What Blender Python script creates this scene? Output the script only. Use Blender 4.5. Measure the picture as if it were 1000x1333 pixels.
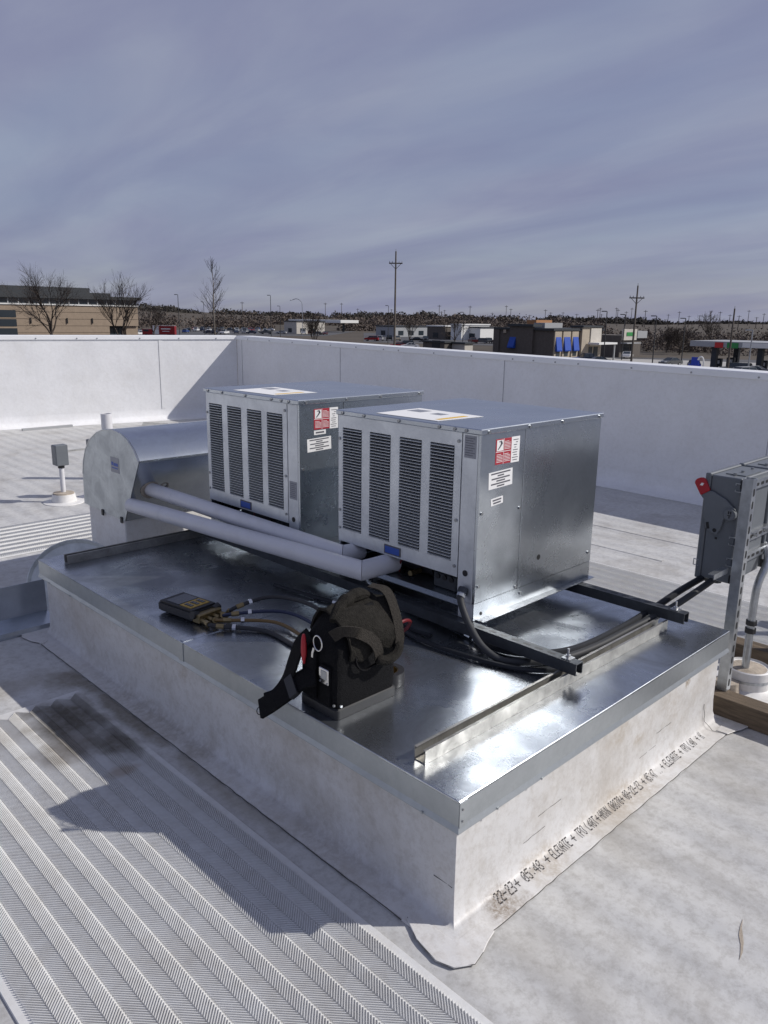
import bpy, bmesh, math, random
from mathutils import Vector, Matrix
R = math.radians
for o in list(bpy.data.objects): bpy.data.objects.remove(o)
scn = bpy.context.scene
col = scn.collection

# ------------------------------------------------------------------ camera
CAM = Vector((-1.361, -1.100, 1.589))
YAW, PITCH, ROLL, FPX = 0.7952, 0.2446, 0.0144, 1015.256
fw = Vector((math.cos(YAW)*math.cos(PITCH), math.sin(YAW)*math.cos(PITCH), -math.sin(PITCH)))
rt0 = Vector((math.sin(YAW), -math.cos(YAW), 0)); up0 = rt0.cross(fw)
rt = rt0*math.cos(ROLL) + up0*math.sin(ROLL); up = -rt0*math.sin(ROLL) + up0*math.cos(ROLL)
cd = bpy.data.cameras.new('camera'); cam = bpy.data.objects.new('camera', cd); col.objects.link(cam)
M = Matrix((rt, up, -fw)).transposed().to_4x4(); M.translation = CAM
cam.matrix_world = M
cd.sensor_fit = 'HORIZONTAL'; cd.sensor_width = 36; cd.lens = 36*FPX/1000
cd.clip_start = .05; cd.clip_end = 12000
scn.camera = cam
scn.render.resolution_x, scn.render.resolution_y = 768, 1024

# ------------------------------------------------------------------ light
SUN_AZ = math.atan2(-.86, .93)           # towards the sun, from +X
SUN_EL = math.atan(1/math.hypot(.93, .86))
sd = bpy.data.lights.new('sun', 'SUN'); sd.energy = 3.75; sd.angle = R(.55); sd.color = (1, .955, .90)
so = bpy.data.objects.new('sun', sd); col.objects.link(so)
to = Vector((math.cos(SUN_AZ)*math.cos(SUN_EL), math.sin(SUN_AZ)*math.cos(SUN_EL), math.sin(SUN_EL)))
so.rotation_euler = (-to).to_track_quat('-Z', 'Y').to_euler()
so.location = to*30

w = bpy.data.worlds.new('World'); scn.world = w; w.use_nodes = True
nt = w.node_tree; nt.nodes.clear()
def N(t, **k):
    n = nt.nodes.new(t)
    for a, b in k.items(): setattr(n, a, b)
    return n
L = lambda a, b: nt.links.new(a, b)
out = N('ShaderNodeOutputWorld'); bg = N('ShaderNodeBackground'); bg.inputs[1].default_value = .10
sky = N('ShaderNodeTexSky', sky_type='NISHITA', sun_disc=False)
sky.sun_elevation = SUN_EL; sky.sun_rotation = R(90) - SUN_AZ
sky.altitude = 300; sky.air_density = 1.0; sky.dust_density = 1.2; sky.ozone_density = 1.5
tc = N('ShaderNodeTexCoord')
# project the view direction on a flat cloud layer so streaks shorten towards the horizon
sep = N('ShaderNodeSeparateXYZ'); L(tc.outputs['Generated'], sep.inputs[0])
zc = N('ShaderNodeMath', operation='ADD'); L(sep.outputs[2], zc.inputs[0]); zc.inputs[1].default_value = .16
zm = N('ShaderNodeMath', operation='MAXIMUM'); L(zc.outputs[0], zm.inputs[0]); zm.inputs[1].default_value = .05
dv = N('ShaderNodeVectorMath', operation='DIVIDE'); L(tc.outputs['Generated'], dv.inputs[0])
cz = N('ShaderNodeCombineXYZ')
for i in range(3): L(zm.outputs[0], cz.inputs[i])
L(cz.outputs[0], dv.inputs[1])
mp = N('ShaderNodeMapping'); L(dv.outputs[0], mp.inputs[0])
mp.inputs['Rotation'].default_value = (0, 0, R(-66)); mp.inputs['Scale'].default_value = (1.5, .62, .0)
n1 = N('ShaderNodeTexNoise'); n1.inputs['Scale'].default_value = 1.25; n1.inputs['Detail'].default_value = 8; n1.inputs['Roughness'].default_value = .52; n1.inputs['Distortion'].default_value = .45
L(mp.outputs[0], n1.inputs[0])
n2 = N('ShaderNodeTexNoise'); n2.inputs['Scale'].default_value = .8; n2.inputs['Detail'].default_value = 3
L(mp.outputs[0], n2.inputs[0])
rp = N('ShaderNodeValToRGB'); L(n1.outputs[0], rp.inputs[0])
rp.color_ramp.elements[0].position = .30; rp.color_ramp.elements[0].color = (2.15, 2.28, 3.65, 1)
rp.color_ramp.elements[1].position = .74; rp.color_ramp.elements[1].color = (3.25, 3.50, 4.55, 1)
mid = rp.color_ramp.elements.new(.50); mid.color = (2.55, 2.72, 4.0, 1)
fm = N('ShaderNodeMapRange'); L(n2.outputs[0], fm.inputs[0]); fm.inputs[1].default_value = .35; fm.inputs[2].default_value = .65; fm.inputs[3].default_value = .70; fm.inputs[4].default_value = .92
mx = N('ShaderNodeMixRGB'); L(fm.outputs[0], mx.inputs[0]); L(sky.outputs[0], mx.inputs[1]); L(rp.outputs[0], mx.inputs[2])
L(mx.outputs[0], bg.inputs[0]); L(bg.outputs[0], out.inputs[0])

vs = scn.view_settings; vs.view_transform = 'Standard'; vs.look = 'None'; vs.gamma = 1; vs.exposure = 0.0; vs.use_curve_mapping = False

# ------------------------------------------------------------------ materials
MATS = {}
def mat(name, base, rough=.6, metal=0.0, var=.0, vscale=8, dirt=None, dirt_amt=.0, dscale=3, bump=0, bscale=60, coord='Object', stretch=(1,1,1), spec=None, rvar=0, emis=None):
    m = bpy.data.materials.new(name); m.use_nodes = True; t = m.node_tree; b = t.nodes['Principled BSDF']
    lk = t.links.new
    def nn(k, **kw):
        n = t.nodes.new(k)
        for a, c in kw.items(): setattr(n, a, c)
        return n
    b.inputs['Roughness'].default_value = rough; b.inputs['Metallic'].default_value = metal
    b.inputs['Base Color'].default_value = (*base, 1)
    if spec is not None: b.inputs['Specular IOR Level'].default_value = spec
    if emis: b.inputs['Emission Color'].default_value = (*base, 1); b.inputs['Emission Strength'].default_value = emis
    g = nn('ShaderNodeNewGeometry') if coord == 'World' else nn('ShaderNodeTexCoord')
    src = g.outputs['Position'] if coord == 'World' else g.outputs['Object']
    mpn = nn('ShaderNodeMapping'); lk(src, mpn.inputs[0]); mpn.inputs['Scale'].default_value = stretch
    c_out = None
    if var > 0:
        n = nn('ShaderNodeTexNoise'); n.inputs['Scale'].default_value = vscale; n.inputs['Detail'].default_value = 6; n.inputs['Roughness'].default_value = .65
        lk(mpn.outputs[0], n.inputs[0])
        r = nn('ShaderNodeValToRGB'); lk(n.outputs[0], r.inputs[0])
        r.color_ramp.elements[0].position = .3; r.color_ramp.elements[1].position = .7
        r.color_ramp.elements[0].color = (*[c*(1-var) for c in base], 1); r.color_ramp.elements[1].color = (*[min(.95, c*(1+var)) for c in base], 1)
        c_out = r.outputs[0]
    if dirt:
        n = nn('ShaderNodeTexNoise'); n.inputs['Scale'].default_value = dscale; n.inputs['Detail'].default_value = 9; n.inputs['Roughness'].default_value = .7; n.inputs['Distortion'].default_value = .4
        lk(mpn.outputs[0], n.inputs[0])
        r = nn('ShaderNodeValToRGB'); lk(n.outputs[0], r.inputs[0]); r.color_ramp.elements[0].position = .48; r.color_ramp.elements[1].position = .72
        r.color_ramp.elements[0].color = (0,0,0,1); r.color_ramp.elements[1].color = (dirt_amt,)*3+(1,)
        x = nn('ShaderNodeMixRGB'); lk(r.outputs[0], x.inputs[0])
        if c_out: lk(c_out, x.inputs[1])
        else: x.inputs[1].default_value = (*base, 1)
        x.inputs[2].default_value = (*dirt, 1); c_out = x.outputs[0]
    if c_out: lk(c_out, b.inputs['Base Color'])
    if rvar:
        n = nn('ShaderNodeTexNoise'); n.inputs['Scale'].default_value = vscale*.6; n.inputs['Detail'].default_value = 5
        lk(mpn.outputs[0], n.inputs[0])
        mr = nn('ShaderNodeMapRange'); lk(n.outputs[0], mr.inputs[0]); mr.inputs[1].default_value = .3; mr.inputs[2].default_value = .7
        mr.inputs[3].default_value = rough-rvar; mr.inputs[4].default_value = rough+rvar; lk(mr.outputs[0], b.inputs['Roughness'])
    if bump:
        n = nn('ShaderNodeTexNoise'); n.inputs['Scale'].default_value = bscale; n.inputs['Detail'].default_value = 5
        lk(mpn.outputs[0], n.inputs[0])
        bp = nn('ShaderNodeBump'); bp.inputs['Strength'].default_value = bump; bp.inputs['Distance'].default_value = .01
        lk(n.outputs[0], bp.inputs['Height']); lk(bp.outputs[0], b.inputs['Normal'])
    MATS[name] = m; return m

def galv(name, base=(.62, .64, .66), rough=.30, rv=.07, metal=.94, wave=.35, smudge=.25, sscale=3.0, scr=.10, spb=.012):
    """galvanised sheet: spangle, handling smudges, faint oil-canning of the sheet"""
    m = bpy.data.materials.new(name); m.use_nodes = True; t = m.node_tree; b = t.nodes['Principled BSDF']; lk = t.links.new
    g = t.nodes.new('ShaderNodeNewGeometry')
    v = t.nodes.new('ShaderNodeTexVoronoi'); v.inputs['Scale'].default_value = 75; lk(g.outputs['Position'], v.inputs['Vector'])
    n = t.nodes.new('ShaderNodeTexNoise'); n.inputs['Scale'].default_value = sscale; n.inputs['Detail'].default_value = 8; n.inputs['Roughness'].default_value = .68; n.inputs['Distortion'].default_value = .6
    lk(g.outputs['Position'], n.inputs['Vector'])
    sp = t.nodes.new('ShaderNodeSeparateColor'); lk(v.outputs['Color'], sp.inputs[0])
    a = t.nodes.new('ShaderNodeMapRange'); lk(sp.outputs[0], a.inputs[0]); a.inputs[3].default_value = .97; a.inputs[4].default_value = 1.02
    s = t.nodes.new('ShaderNodeMapRange'); lk(n.outputs[0], s.inputs[0]); s.inputs[1].default_value = .35; s.inputs[2].default_value = .7; s.inputs[3].default_value = 1.0; s.inputs[4].default_value = 1-smudge
    mu = t.nodes.new('ShaderNodeMath'); mu.operation = 'MULTIPLY'; lk(a.outputs[0], mu.inputs[0]); lk(s.outputs[0], mu.inputs[1])
    vm = t.nodes.new('ShaderNodeVectorMath'); vm.operation = 'SCALE'; vm.inputs[0].default_value = base; lk(mu.outputs[0], vm.inputs['Scale'])
    lk(vm.outputs[0], b.inputs['Base Color']); b.inputs['Metallic'].default_value = metal
    r = t.nodes.new('ShaderNodeMapRange'); lk(n.outputs[0], r.inputs[0]); r.inputs[1].default_value = .3; r.inputs[2].default_value = .72; r.inputs[3].default_value = rough-rv; r.inputs[4].default_value = rough+rv
    # fine scratches break the gloss up
    mpn = t.nodes.new('ShaderNodeMapping'); lk(g.outputs['Position'], mpn.inputs[0]); mpn.inputs['Scale'].default_value = (60, 9, 30); mpn.inputs['Rotation'].default_value = (0, 0, R(25))
    ns = t.nodes.new('ShaderNodeTexNoise'); ns.inputs['Scale'].default_value = 4; ns.inputs['Detail'].default_value = 3; lk(mpn.outputs[0], ns.inputs['Vector'])
    ra = t.nodes.new('ShaderNodeMath'); ra.operation = 'MULTIPLY_ADD'; lk(ns.outputs[0], ra.inputs[0]); ra.inputs[1].default_value = scr; 
    rb = t.nodes.new('ShaderNodeMath'); rb.operation = 'SUBTRACT'; lk(r.outputs[0], rb.inputs[0]); rb.inputs[1].default_value = scr/2
    lk(rb.outputs[0], ra.inputs[2]); lk(ra.outputs[0], b.inputs['Roughness'])
    nb = t.nodes.new('ShaderNodeTexNoise'); nb.inputs['Scale'].default_value = 3.2; nb.inputs['Detail'].default_value = 1.5; lk(g.outputs['Position'], nb.inputs['Vector'])
    bp = t.nodes.new('ShaderNodeBump'); bp.inputs['Strength'].default_value = wave; bp.inputs['Distance'].default_value = .03; lk(nb.outputs[0], bp.inputs['Height'])
    b2 = t.nodes.new('ShaderNodeBump'); b2.inputs['Strength'].default_value = spb; b2.inputs['Distance'].default_value = .001; lk(sp.outputs[0], b2.inputs['Height']); lk(bp.outputs[0], b2.inputs['Normal'])
    lk(b2.outputs[0], b.inputs['Normal'])
    MATS[name] = m; return m

galv('galv'); galv('galv_panel', (.54, .58, .62), .285, .045, .97, .36, .12, 2.2, .015, .0015)
galv('galv_front', (.74, .77, .79), .42, .06, .62, .15, .2, 4, .03, .004)
galv('galv_cap', (.55, .585, .63), .29, .10, .95, .34, .50, 4.2)
galv('galv_skirt', (.44, .47, .49), .42, .06, .85, .1, .15, 4)
galv('galv_dull', (.68, .71, .69), .52, .06, .42, .1, .30, 9)
galv('galv_rail', (.40, .39, .36), .42, .10, .55, .1, .5, 14)
galv('galv_hood', (.52, .56, .61), .22, .04, .97, .25, .2, 5, .02, .001)
mat('strut_dark', (.062, .068, .075), .5, .5, .25, 20, bump=.08)
mat('strut_grey', (.42, .44, .46), .38, .85, .2, 25, rvar=.08)
mat('enclosure', (.135, .148, .162), .45, 0, .06, 10, bump=.03, bscale=200)
mat('black', (.012, .012, .013), .55)
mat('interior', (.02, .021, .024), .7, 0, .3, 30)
mat('coil', (.022, .024, .027), .5, .5, .4, 160, stretch=(1, 8, .15))
mat('screw', (.33, .34, .35), .4, .9)
mat('pvc', (.66, .66, .68), .34, 0, .04, 6, (.45, .42, .38), .25, 9)
mat('white_paper', (.80, .80, .79), .6)
mat('paper_ink', (.10, .10, .12), .6)
mat('paper_yellow', (.72, .47, .08), .6)
mat('label_red', (.38, .028, .045), .5)
mat('label_grey', (.30, .31, .34), .45, .3, .2, 300)
mat('badge_blue', (.03, .09, .40), .4)
mat('lever_red', (.40, .012, .022), .4)
mat('rubber', (.02, .02, .022), .5)
mat('base_rubber', (.022, .023, .025), .55, 0, .2, 30)
mat('nylon', (.0075, .0075, .0085), .75, 0, .4, 120, bump=.5, bscale=300, spec=.12)
mat('canvas', (.020, .0185, .016), .85, 0, .35, 60, bump=.6, bscale=220, spec=.12)
mat('webbing', (.040, .036, .031), .85, 0, .3, 160, bump=.5, bscale=260, spec=.12)
mat('brass', (.26, .20, .10), .35, .85, .2, 60)
mat('steel', (.62, .62, .62), .25, 1.0)
mat('gauge_face', (.06, .065, .075), .2)
mat('gauge_yellow', (.42, .27, .045), .5, 0, .2, 60)
mat('hose_yellow', (.17, .10, .025), .4)
mat('hose_blue', (.012, .02, .06), .35)
mat('hose_red', (.14, .012, .016), .4)
mat('cable', (.018, .020, .024), .5, 0, .2, 60, spec=.3)
mat('conduit', (.045, .047, .05), .6, .1, spec=.3)
mat('wood', (.125, .092, .06), .75, 0, .45, 7, (.05, .035, .02), .5, 5, .3, 40, stretch=(9, 1, 9))
mat('wood_end', (.20, .14, .085), .8, 0, .4, 40)
mat('mastic', (.40, .345, .28), .9, 0, .3, 22, (.20, .16, .12), .6, 14, .4, 60)
mat('ink', (.055, .05, .05), .8, 0, .5, 200)
mat('seam_dark', (.10, .095, .09), .8)
mat('coping', (.80, .81, .82), .35, 0, .03, 4)
mat('scrap', (.30, .30, .29), .7, 0, .3, 20)
# far things
mat('asphalt', (.075, .075, .08), .9, 0, .2, .05, coord='World')
mat('concrete', (.36, .35, .33), .9, 0, .12, .3, coord='World')
mat('paint_line', (.7, .7, .68), .8)
mat('dry_grass', (.070, .056, .040), .95, 0, .3, .03, (.045, .038, .027), .8, .012, coord='World')
mat('brick_tan', (.30, .235, .175), .85, 0, .10, 1.5)
mat('brick_dark', (.115, .10, .088), .85, 0, .15, 2)
mat('stucco', (.40, .345, .27), .85, 0, .08, 1)
mat('stucco_pale', (.50, .47, .42), .85, 0, .08, 1)
mat('roof_dark', (.045, .05, .056), .6, .3)
mat('trim_white', (.72, .72, .70), .6)
mat('trim_grey', (.34, .35, .36), .6)
mat('glass', (.03, .04, .05), .08, 0)
mat('awning', (.012, .07, .40), .6)
mat('sign_green', (.03, .25, .06), .5)
mat('sign_red', (.50, .02, .02), .5)
mat('sign_blue', (.015, .05, .42), .5)
mat('bark', (.075, .062, .052), .9, 0, .3, 2)
mat('bark_pale', (.20, .18, .155), .9, 0, .3, 2)
mat('twig', (.070, .056, .046), .9)
mat('twig_far', (.115, .092, .078), .95)
mat('evergreen', (.050, .045, .038), .95)
mat('pole_wood', (.135, .115, .095), .9, 0, .2, 2)
mat('pole_dark', (.03, .03, .032), .6)
mat('tyre', (.015, .015, .015), .8)
mat('orange_roof', (.40, .20, .09), .8)
for nme, c in dict(white=(.78, .78, .78), silver=(.42, .43, .44), black=(.015, .015, .017), grey=(.10, .105, .11), red=(.28, .015, .02), blue=(.02, .06, .25), maroon=(.10, .012, .015), tan=(.33, .28, .2), navy=(.02, .03, .07)).items():
    mat('paint_'+nme, c, .28, .15)

def tpo(name, base, rough, dirt, damt, ripple=0, wr=.25, stains=()):
    """white single-ply membrane; soft wrinkles in relief, dirt as wear"""
    m = mat(name, base, rough, 0, .05, 1.7, dirt, damt, 2.1, 0, coord='World')
    t = m.node_tree; lk = t.links.new; b = t.nodes['Principled BSDF']
    g = t.nodes.new('ShaderNodeNewGeometry')
    # second, finer grime
    n = t.nodes.new('ShaderNodeTexNoise'); n.inputs['Scale'].default_value = 26; n.inputs['Detail'].default_value = 10; n.inputs['Roughness'].default_value = .8; n.inputs['Distortion'].default_value = .15; lk(g.outputs['Position'], n.inputs['Vector'])
    r = t.nodes.new('ShaderNodeValToRGB'); lk(n.outputs[0], r.inputs[0]); r.color_ramp.elements[0].position = .46; r.color_ramp.elements[1].position = .68
    r.color_ramp.elements[1].color = (damt*.8,)*3+(1,)
    prev = b.inputs['Base Color'].links[0].from_socket
    x = t.nodes.new('ShaderNodeMixRGB'); lk(r.outputs[0], x.inputs[0]); lk(prev, x.inputs[1]); x.inputs[2].default_value = (*[c*.8 for c in dirt], 1); prev = x.outputs[0]
    for (cx, cy, rx, ry, c, amt, sc, *zz) in stains:      # spills with their own ragged outline
        sp = t.nodes.new('ShaderNodeVectorMath'); sp.operation = 'SUBTRACT'; lk(g.outputs['Position'], sp.inputs[0]); sp.inputs[1].default_value = (cx, cy, zz[0] if zz else 0)
        ss = t.nodes.new('ShaderNodeVectorMath'); ss.operation = 'MULTIPLY'; lk(sp.outputs[0], ss.inputs[0]); ss.inputs[1].default_value = (1/rx, 1/ry, 1/zz[1] if zz else 0)
        ln = t.nodes.new('ShaderNodeVectorMath'); ln.operation = 'LENGTH'; lk(ss.outputs[0], ln.inputs[0])
        n3 = t.nodes.new('ShaderNodeTexNoise'); n3.inputs['Scale'].default_value = sc; n3.inputs['Detail'].default_value = 8; n3.inputs['Roughness'].default_value = .65; lk(g.outputs['Position'], n3.inputs['Vector'])
        a = t.nodes.new('ShaderNodeMath'); a.operation = 'MULTIPLY_ADD'; lk(n3.outputs[0], a.inputs[0]); a.inputs[1].default_value = 1.8; lk(ln.outputs['Value'], a.inputs[2])
        q = t.nodes.new('ShaderNodeMapRange'); lk(a.outputs[0], q.inputs[0]); q.inputs[1].default_value = 1.25; q.inputs[2].default_value = 1.90; q.inputs[3].default_value = amt; q.inputs[4].default_value = 0
        n4 = t.nodes.new('ShaderNodeTexNoise'); n4.inputs['Scale'].default_value = sc*7; n4.inputs['Detail'].default_value = 6; n4.inputs['Roughness'].default_value = .7; lk(g.outputs['Position'], n4.inputs['Vector'])
        q4 = t.nodes.new('ShaderNodeMapRange'); lk(n4.outputs[0], q4.inputs[0]); q4.inputs[1].default_value = .38; q4.inputs[2].default_value = .60; q4.inputs[3].default_value = .25 if zz else .8; q4.inputs[4].default_value = 1
        qm = t.nodes.new('ShaderNodeMath'); qm.operation = 'MULTIPLY'; lk(q.outputs[0], qm.inputs[0]); lk(q4.outputs[0], qm.inputs[1]); q = qm
        x = t.nodes.new('ShaderNodeMixRGB'); lk(q.outputs[0], x.inputs[0]); lk(prev, x.inputs[1]); x.inputs[2].default_value = (*c, 1); prev = x.outputs[0]
    lk(prev, b.inputs['Base Color'])
    nb = t.nodes.new('ShaderNodeTexNoise'); nb.inputs['Scale'].default_value = 2.6; nb.inputs['Detail'].default_value = 6; nb.inputs['Roughness'].default_value = .5; lk(g.outputs['Position'], nb.inputs['Vector'])
    bp = t.nodes.new('ShaderNodeBump'); bp.inputs['Strength'].default_value = wr; bp.inputs['Distance'].default_value = .04; lk(nb.outputs[0], bp.inputs['Height'])
    last = bp.outputs[0]
    if ripple:
        wv = t.nodes.new('ShaderNodeTexWave'); wv.wave_type = 'BANDS'; wv.bands_direction = 'X'; wv.inputs['Scale'].default_value = 1.9; wv.inputs['Distortion'].default_value = .7; wv.inputs['Detail'].default_value = 1; wv.inputs['Detail Scale'].default_value = 1.2
        lk(g.outputs['Position'], wv.inputs['Vector'])
        b3 = t.nodes.new('ShaderNodeBump'); b3.inputs['Strength'].default_value = ripple; b3.inputs['Distance'].default_value = .012; lk(wv.outputs['Fac'], b3.inputs['Height']); lk(last, b3.inputs['Normal']); last = b3.outputs[0]
    lk(last, b.inputs['Normal'])
    return m
BR = (.135, .115, .085)
tpo('tpo_roof', (.54, .54, .53), .55, (.29, .27, .24), .66, .45, .35, [(-.12, 2.16, .12, .13, (.19, .165, .125), .8, 7), (-.085, 1.75, .05, .55, (.16, .14, .105), .85, 7), (-.085, 1.0, .05, .5, (.27, .245, .20), .6, 7), (-.30, 2.25, .25, .12, (.30, .27, .22), .6, 6)])
tpo('tpo_wall', (.77, .775, .785), .5, (.58, .56, .52), .25, 0, .3)
ST = (.36, .29, .20)
tpo('tpo_curb', (.66, .655, .645), .5, (.38, .33, .26), .52, 0, .45, [(.18, -.02, .10, .10, (.20, .15, .10), .85, 14, .0, .06), (.40, 0, .14, .09, ST, .5, 12, .01, .05), (.88, 0, .30, .09, ST, .55, 12, .015, .05), (.86, .02, .12, .1, ST, .45, 9, .24, .05), (1.0, .02, .05, .1, ST, .6, 14, .17, .03), (1.36, .02, .025, .1, (.25, .18, .10), .8, 16, .27, .03), (1.25, .02, .10, .1, ST, .35, 10, .20, .10), (.02, 1.40, .1, .06, ST, .55, 9, .25, .07), (.02, .75, .1, .3, (.45, .42, .37), .5, 7, .10, .08), (-.02, 1.6, .1, .7, (.30, .27, .22), .6, 7, .02, .04), (-.02, .5, .1, .4, (.34, .31, .27), .5, 7, .02, .04)])
tpo('tpo_pad', (.66, .665, .66), .5, (.50, .47, .42), .35, 0, 0, [(-.27, 1.78, .19, .30, BR, .9, 6), (-.20, 1.50, .10, .16, BR, .85, 8), (-.38, 1.58, .14, .16, (.22, .19, .15), .7, 8), (-.30, 1.30, .07, .05, (.34, .25, .16), .5, 9), (-.62, 1.9, .3, .2, (.40, .36, .30), .4, 6)])
tpo('tpo_stub', (.74, .735, .72), .5, (.42, .36, .28), .35, 0, .3)

# ------------------------------------------------------------------ mesh helpers
class MB:
    def __init__(s): s.v = []; s.f = []
    def add(s, vs, fs):
        k = len(s.v); s.v += [tuple(v) for v in vs]; s.f += [tuple(i+k for i in f) for f in fs]; return s
    def box(s, a, b):
        x0, y0, z0 = a; x1, y1, z1 = b
        return s.add([(x0,y0,z0),(x1,y0,z0),(x1,y1,z0),(x0,y1,z0),(x0,y0,z1),(x1,y0,z1),(x1,y1,z1),(x0,y1,z1)],
                     [(0,3,2,1),(4,5,6,7),(0,1,5,4),(1,2,6,5),(2,3,7,6),(3,0,4,7)])
    def cbox(s, c, d, rot=None):
        k = len(s.v); s.box([-q/2 for q in d], [q/2 for q in d])
        for i in range(k, len(s.v)):
            v = Vector(s.v[i])
            if rot is not None: v = rot @ v
            s.v[i] = tuple(v + Vector(c))
        return s
    def prism(s, poly, axis, a, b):
        """poly in the other two axes (order xyz without axis), extruded a..b"""
        n = len(poly)
        def mk(p, t):
            return {0: (t, p[0], p[1]), 1: (p[0], t, p[1]), 2: (p[0], p[1], t)}[axis]
        vs = [mk(p, a) for p in poly] + [mk(p, b) for p in poly]
        fs = [tuple(range(n))[::-1], tuple(range(n, 2*n))] + [(i, (i+1) % n, n+(i+1) % n, n+i) for i in range(n)]
        return s.add(vs, fs)
    def tube(s, path, r, n=8, caps=True):
        P = [Vector(p) for p in path]; rr = r if isinstance(r, (list, tuple)) else [r]*len(P)
        k = len(s.v); vs = []; fs = []; nv = None
        for i, p in enumerate(P):
            t = ((P[i+1]-p).normalized() if i < len(P)-1 else Vector()) + ((p-P[i-1]).normalized() if i else Vector()); t.normalize()
            if nv is None:
                nv = t.orthogonal().normalized()
            nv = (nv - t*nv.dot(t)).normalized(); bn = t.cross(nv)
            for j in range(n):
                a = 2*math.pi*j/n; vs.append(p + (nv*math.cos(a)+bn*math.sin(a))*rr[i])
        for i in range(len(P)-1):
            for j in range(n):
                fs.append((i*n+j, i*n+(j+1) % n, (i+1)*n+(j+1) % n, (i+1)*n+j))
        if caps: fs += [tuple(range(n))[::-1], tuple(range((len(P)-1)*n, len(P)*n))]
        return s.add(vs, fs)
    def cyl(s, a, b, r, n=12, r2=None): return s.tube([a, b], [r, r if r2 is None else r2], n)
    def band(s, path, side, w, t):
        """flat strap swept along path; side = width direction(s)"""
        P = [Vector(p) for p in path]; vs = []; fs = []
        for i, p in enumerate(P):
            tg = ((P[i+1]-p) if i < len(P)-1 else (p-P[i-1])).normalized()
            sd = Vector(side[i] if isinstance(side, list) else side); sd = (sd - tg*sd.dot(tg)).normalized(); nn = tg.cross(sd)
            ww = w[i] if isinstance(w, list) else w
            vs += [p+sd*ww/2+nn*t/2, p-sd*ww/2+nn*t/2, p-sd*ww/2-nn*t/2, p+sd*ww/2-nn*t/2]
        for i in range(len(P)-1):
            for j in range(4): fs.append((4*i+j, 4*i+(j+1) % 4, 4*i+4+(j+1) % 4, 4*i+4+j))
        m = 4*(len(P)-1); fs += [(3,2,1,0), (m, m+1, m+2, m+3)]
        return s.add(vs, fs)
    def lathe(s, c, prof, n=24):
        vs = []; fs = []; m = len(prof)
        for j in range(n):
            a = 2*math.pi*j/n
            vs += [(c[0]+r*math.cos(a), c[1]+r*math.sin(a), c[2]+z) for r, z in prof]
        for j in range(n):
            k = (j+1) % n
            for i in range(m-1): fs.append((j*m+i, k*m+i, k*m+i+1, j*m+i+1))
        if prof[0][0] > 1e-5: fs.append(tuple(j*m for j in range(n))[::-1])
        if prof[-1][0] > 1e-5: fs.append(tuple(j*m+m-1 for j in range(n)))
        return s.add(vs, fs)

def root_of(o):
    while o.parent: o = o.parent
    return o
def build(name, mb, m, parent=None, bevel=0, smooth=False, loc=None):
    me = bpy.data.meshes.new(name)
    off = Vector(root_of(parent).location) if parent else Vector(loc or (0,0,0))
    vs = [tuple(Vector(v)-off) for v in mb.v]
    me.from_pydata(vs, [], mb.f)
    bm = bmesh.new(); bm.from_mesh(me)
    bmesh.ops.remove_doubles(bm, verts=bm.verts, dist=1e-6)
    bmesh.ops.recalc_face_normals(bm, faces=bm.faces)
    if bevel:
        bmesh.ops.bevel(bm, geom=[e for e in bm.edges if e.is_manifold and e.calc_face_angle(0) > .5], offset=bevel, segments=2 if bevel > .006 else 1, affect='EDGES', clamp_overlap=True)
    if smooth:
        for f in bm.faces: f.smooth = True
        for e in bm.edges:
            if e.is_manifold and e.calc_face_angle(0) > R(38): e.smooth = False
    bm.to_mesh(me); bm.free()
    for q in (m if isinstance(m, (list, tuple)) else [m]): me.materials.append(MATS[q])
    o = bpy.data.objects.new(name, me); col.objects.link(o)
    if parent: o.parent = parent
    else: o.location = off
    return o
def tag(o, label, cat, group=None):
    o['label'] = label; o['category'] = cat
    if group: o['group'] = group
    return o
def struct(o): o['kind'] = 'structure'; return o
def stuff(o): o['kind'] = 'stuff'; return o
def thing(name, label, cat, loc, group=None):
    o = bpy.data.objects.new(name, None); o.empty_display_size = .1; col.objects.link(o); o.location = loc
    return tag(o, label, cat, group)
def share(src, parent, loc=(0,0,0), rotz=0, name=None):
    c = src.copy(); col.objects.link(c); c.parent = parent; c.location = loc; c.rotation_euler = (0,0,rotz)
    return c
def catmull(pts, n=8):
    P = [Vector(p) for p in pts]; P = [2*P[0]-P[1]] + P + [2*P[-1]-P[-2]]; o = []
    for i in range(1, len(P)-2):
        a, b, c, d = P[i-1:i+3]
        for k in range(n):
            t = k/n
            o.append(.5*((2*b)+(c-a)*t+(2*a-5*b+4*c-d)*t*t+(3*b-a-3*c+d)*t**3))
    o.append(P[-2]); return o

G = -6.0            # street level below the roof
def place(u, D):    # a bearing seen in the view, D metres away
    th = YAW - math.atan((u-500)/FPX*math.cos(PITCH))
    return CAM.x + D*math.cos(th), CAM.y + D*math.sin(th)

# ------------------------------------------------------------------ roof and parapet
CN = Vector((5.90, 9.74))
def WR(y): return 5.90 + (y-9.74)*.0400
def WL(x): return 9.74 + (5.90-x)*.2000
TH = .28
A = [(WR(-16)+TH, -16), (WR(9.74)+TH+.02, 9.74+TH), (-16, WL(-16)+TH), (-16, -16)]
struct(build('roof', MB().prism(A, 2, -.3, 0), 'tpo_roof'))
tag(build('store_building', MB().prism([(p[0]-.02*(p[0] > 0), p[1]-.02*(p[1] > 0)) for p in A], 2, G, -.304), 'brick_tan'), 'own store building whose white roof carries the condensing units', 'building')

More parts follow.
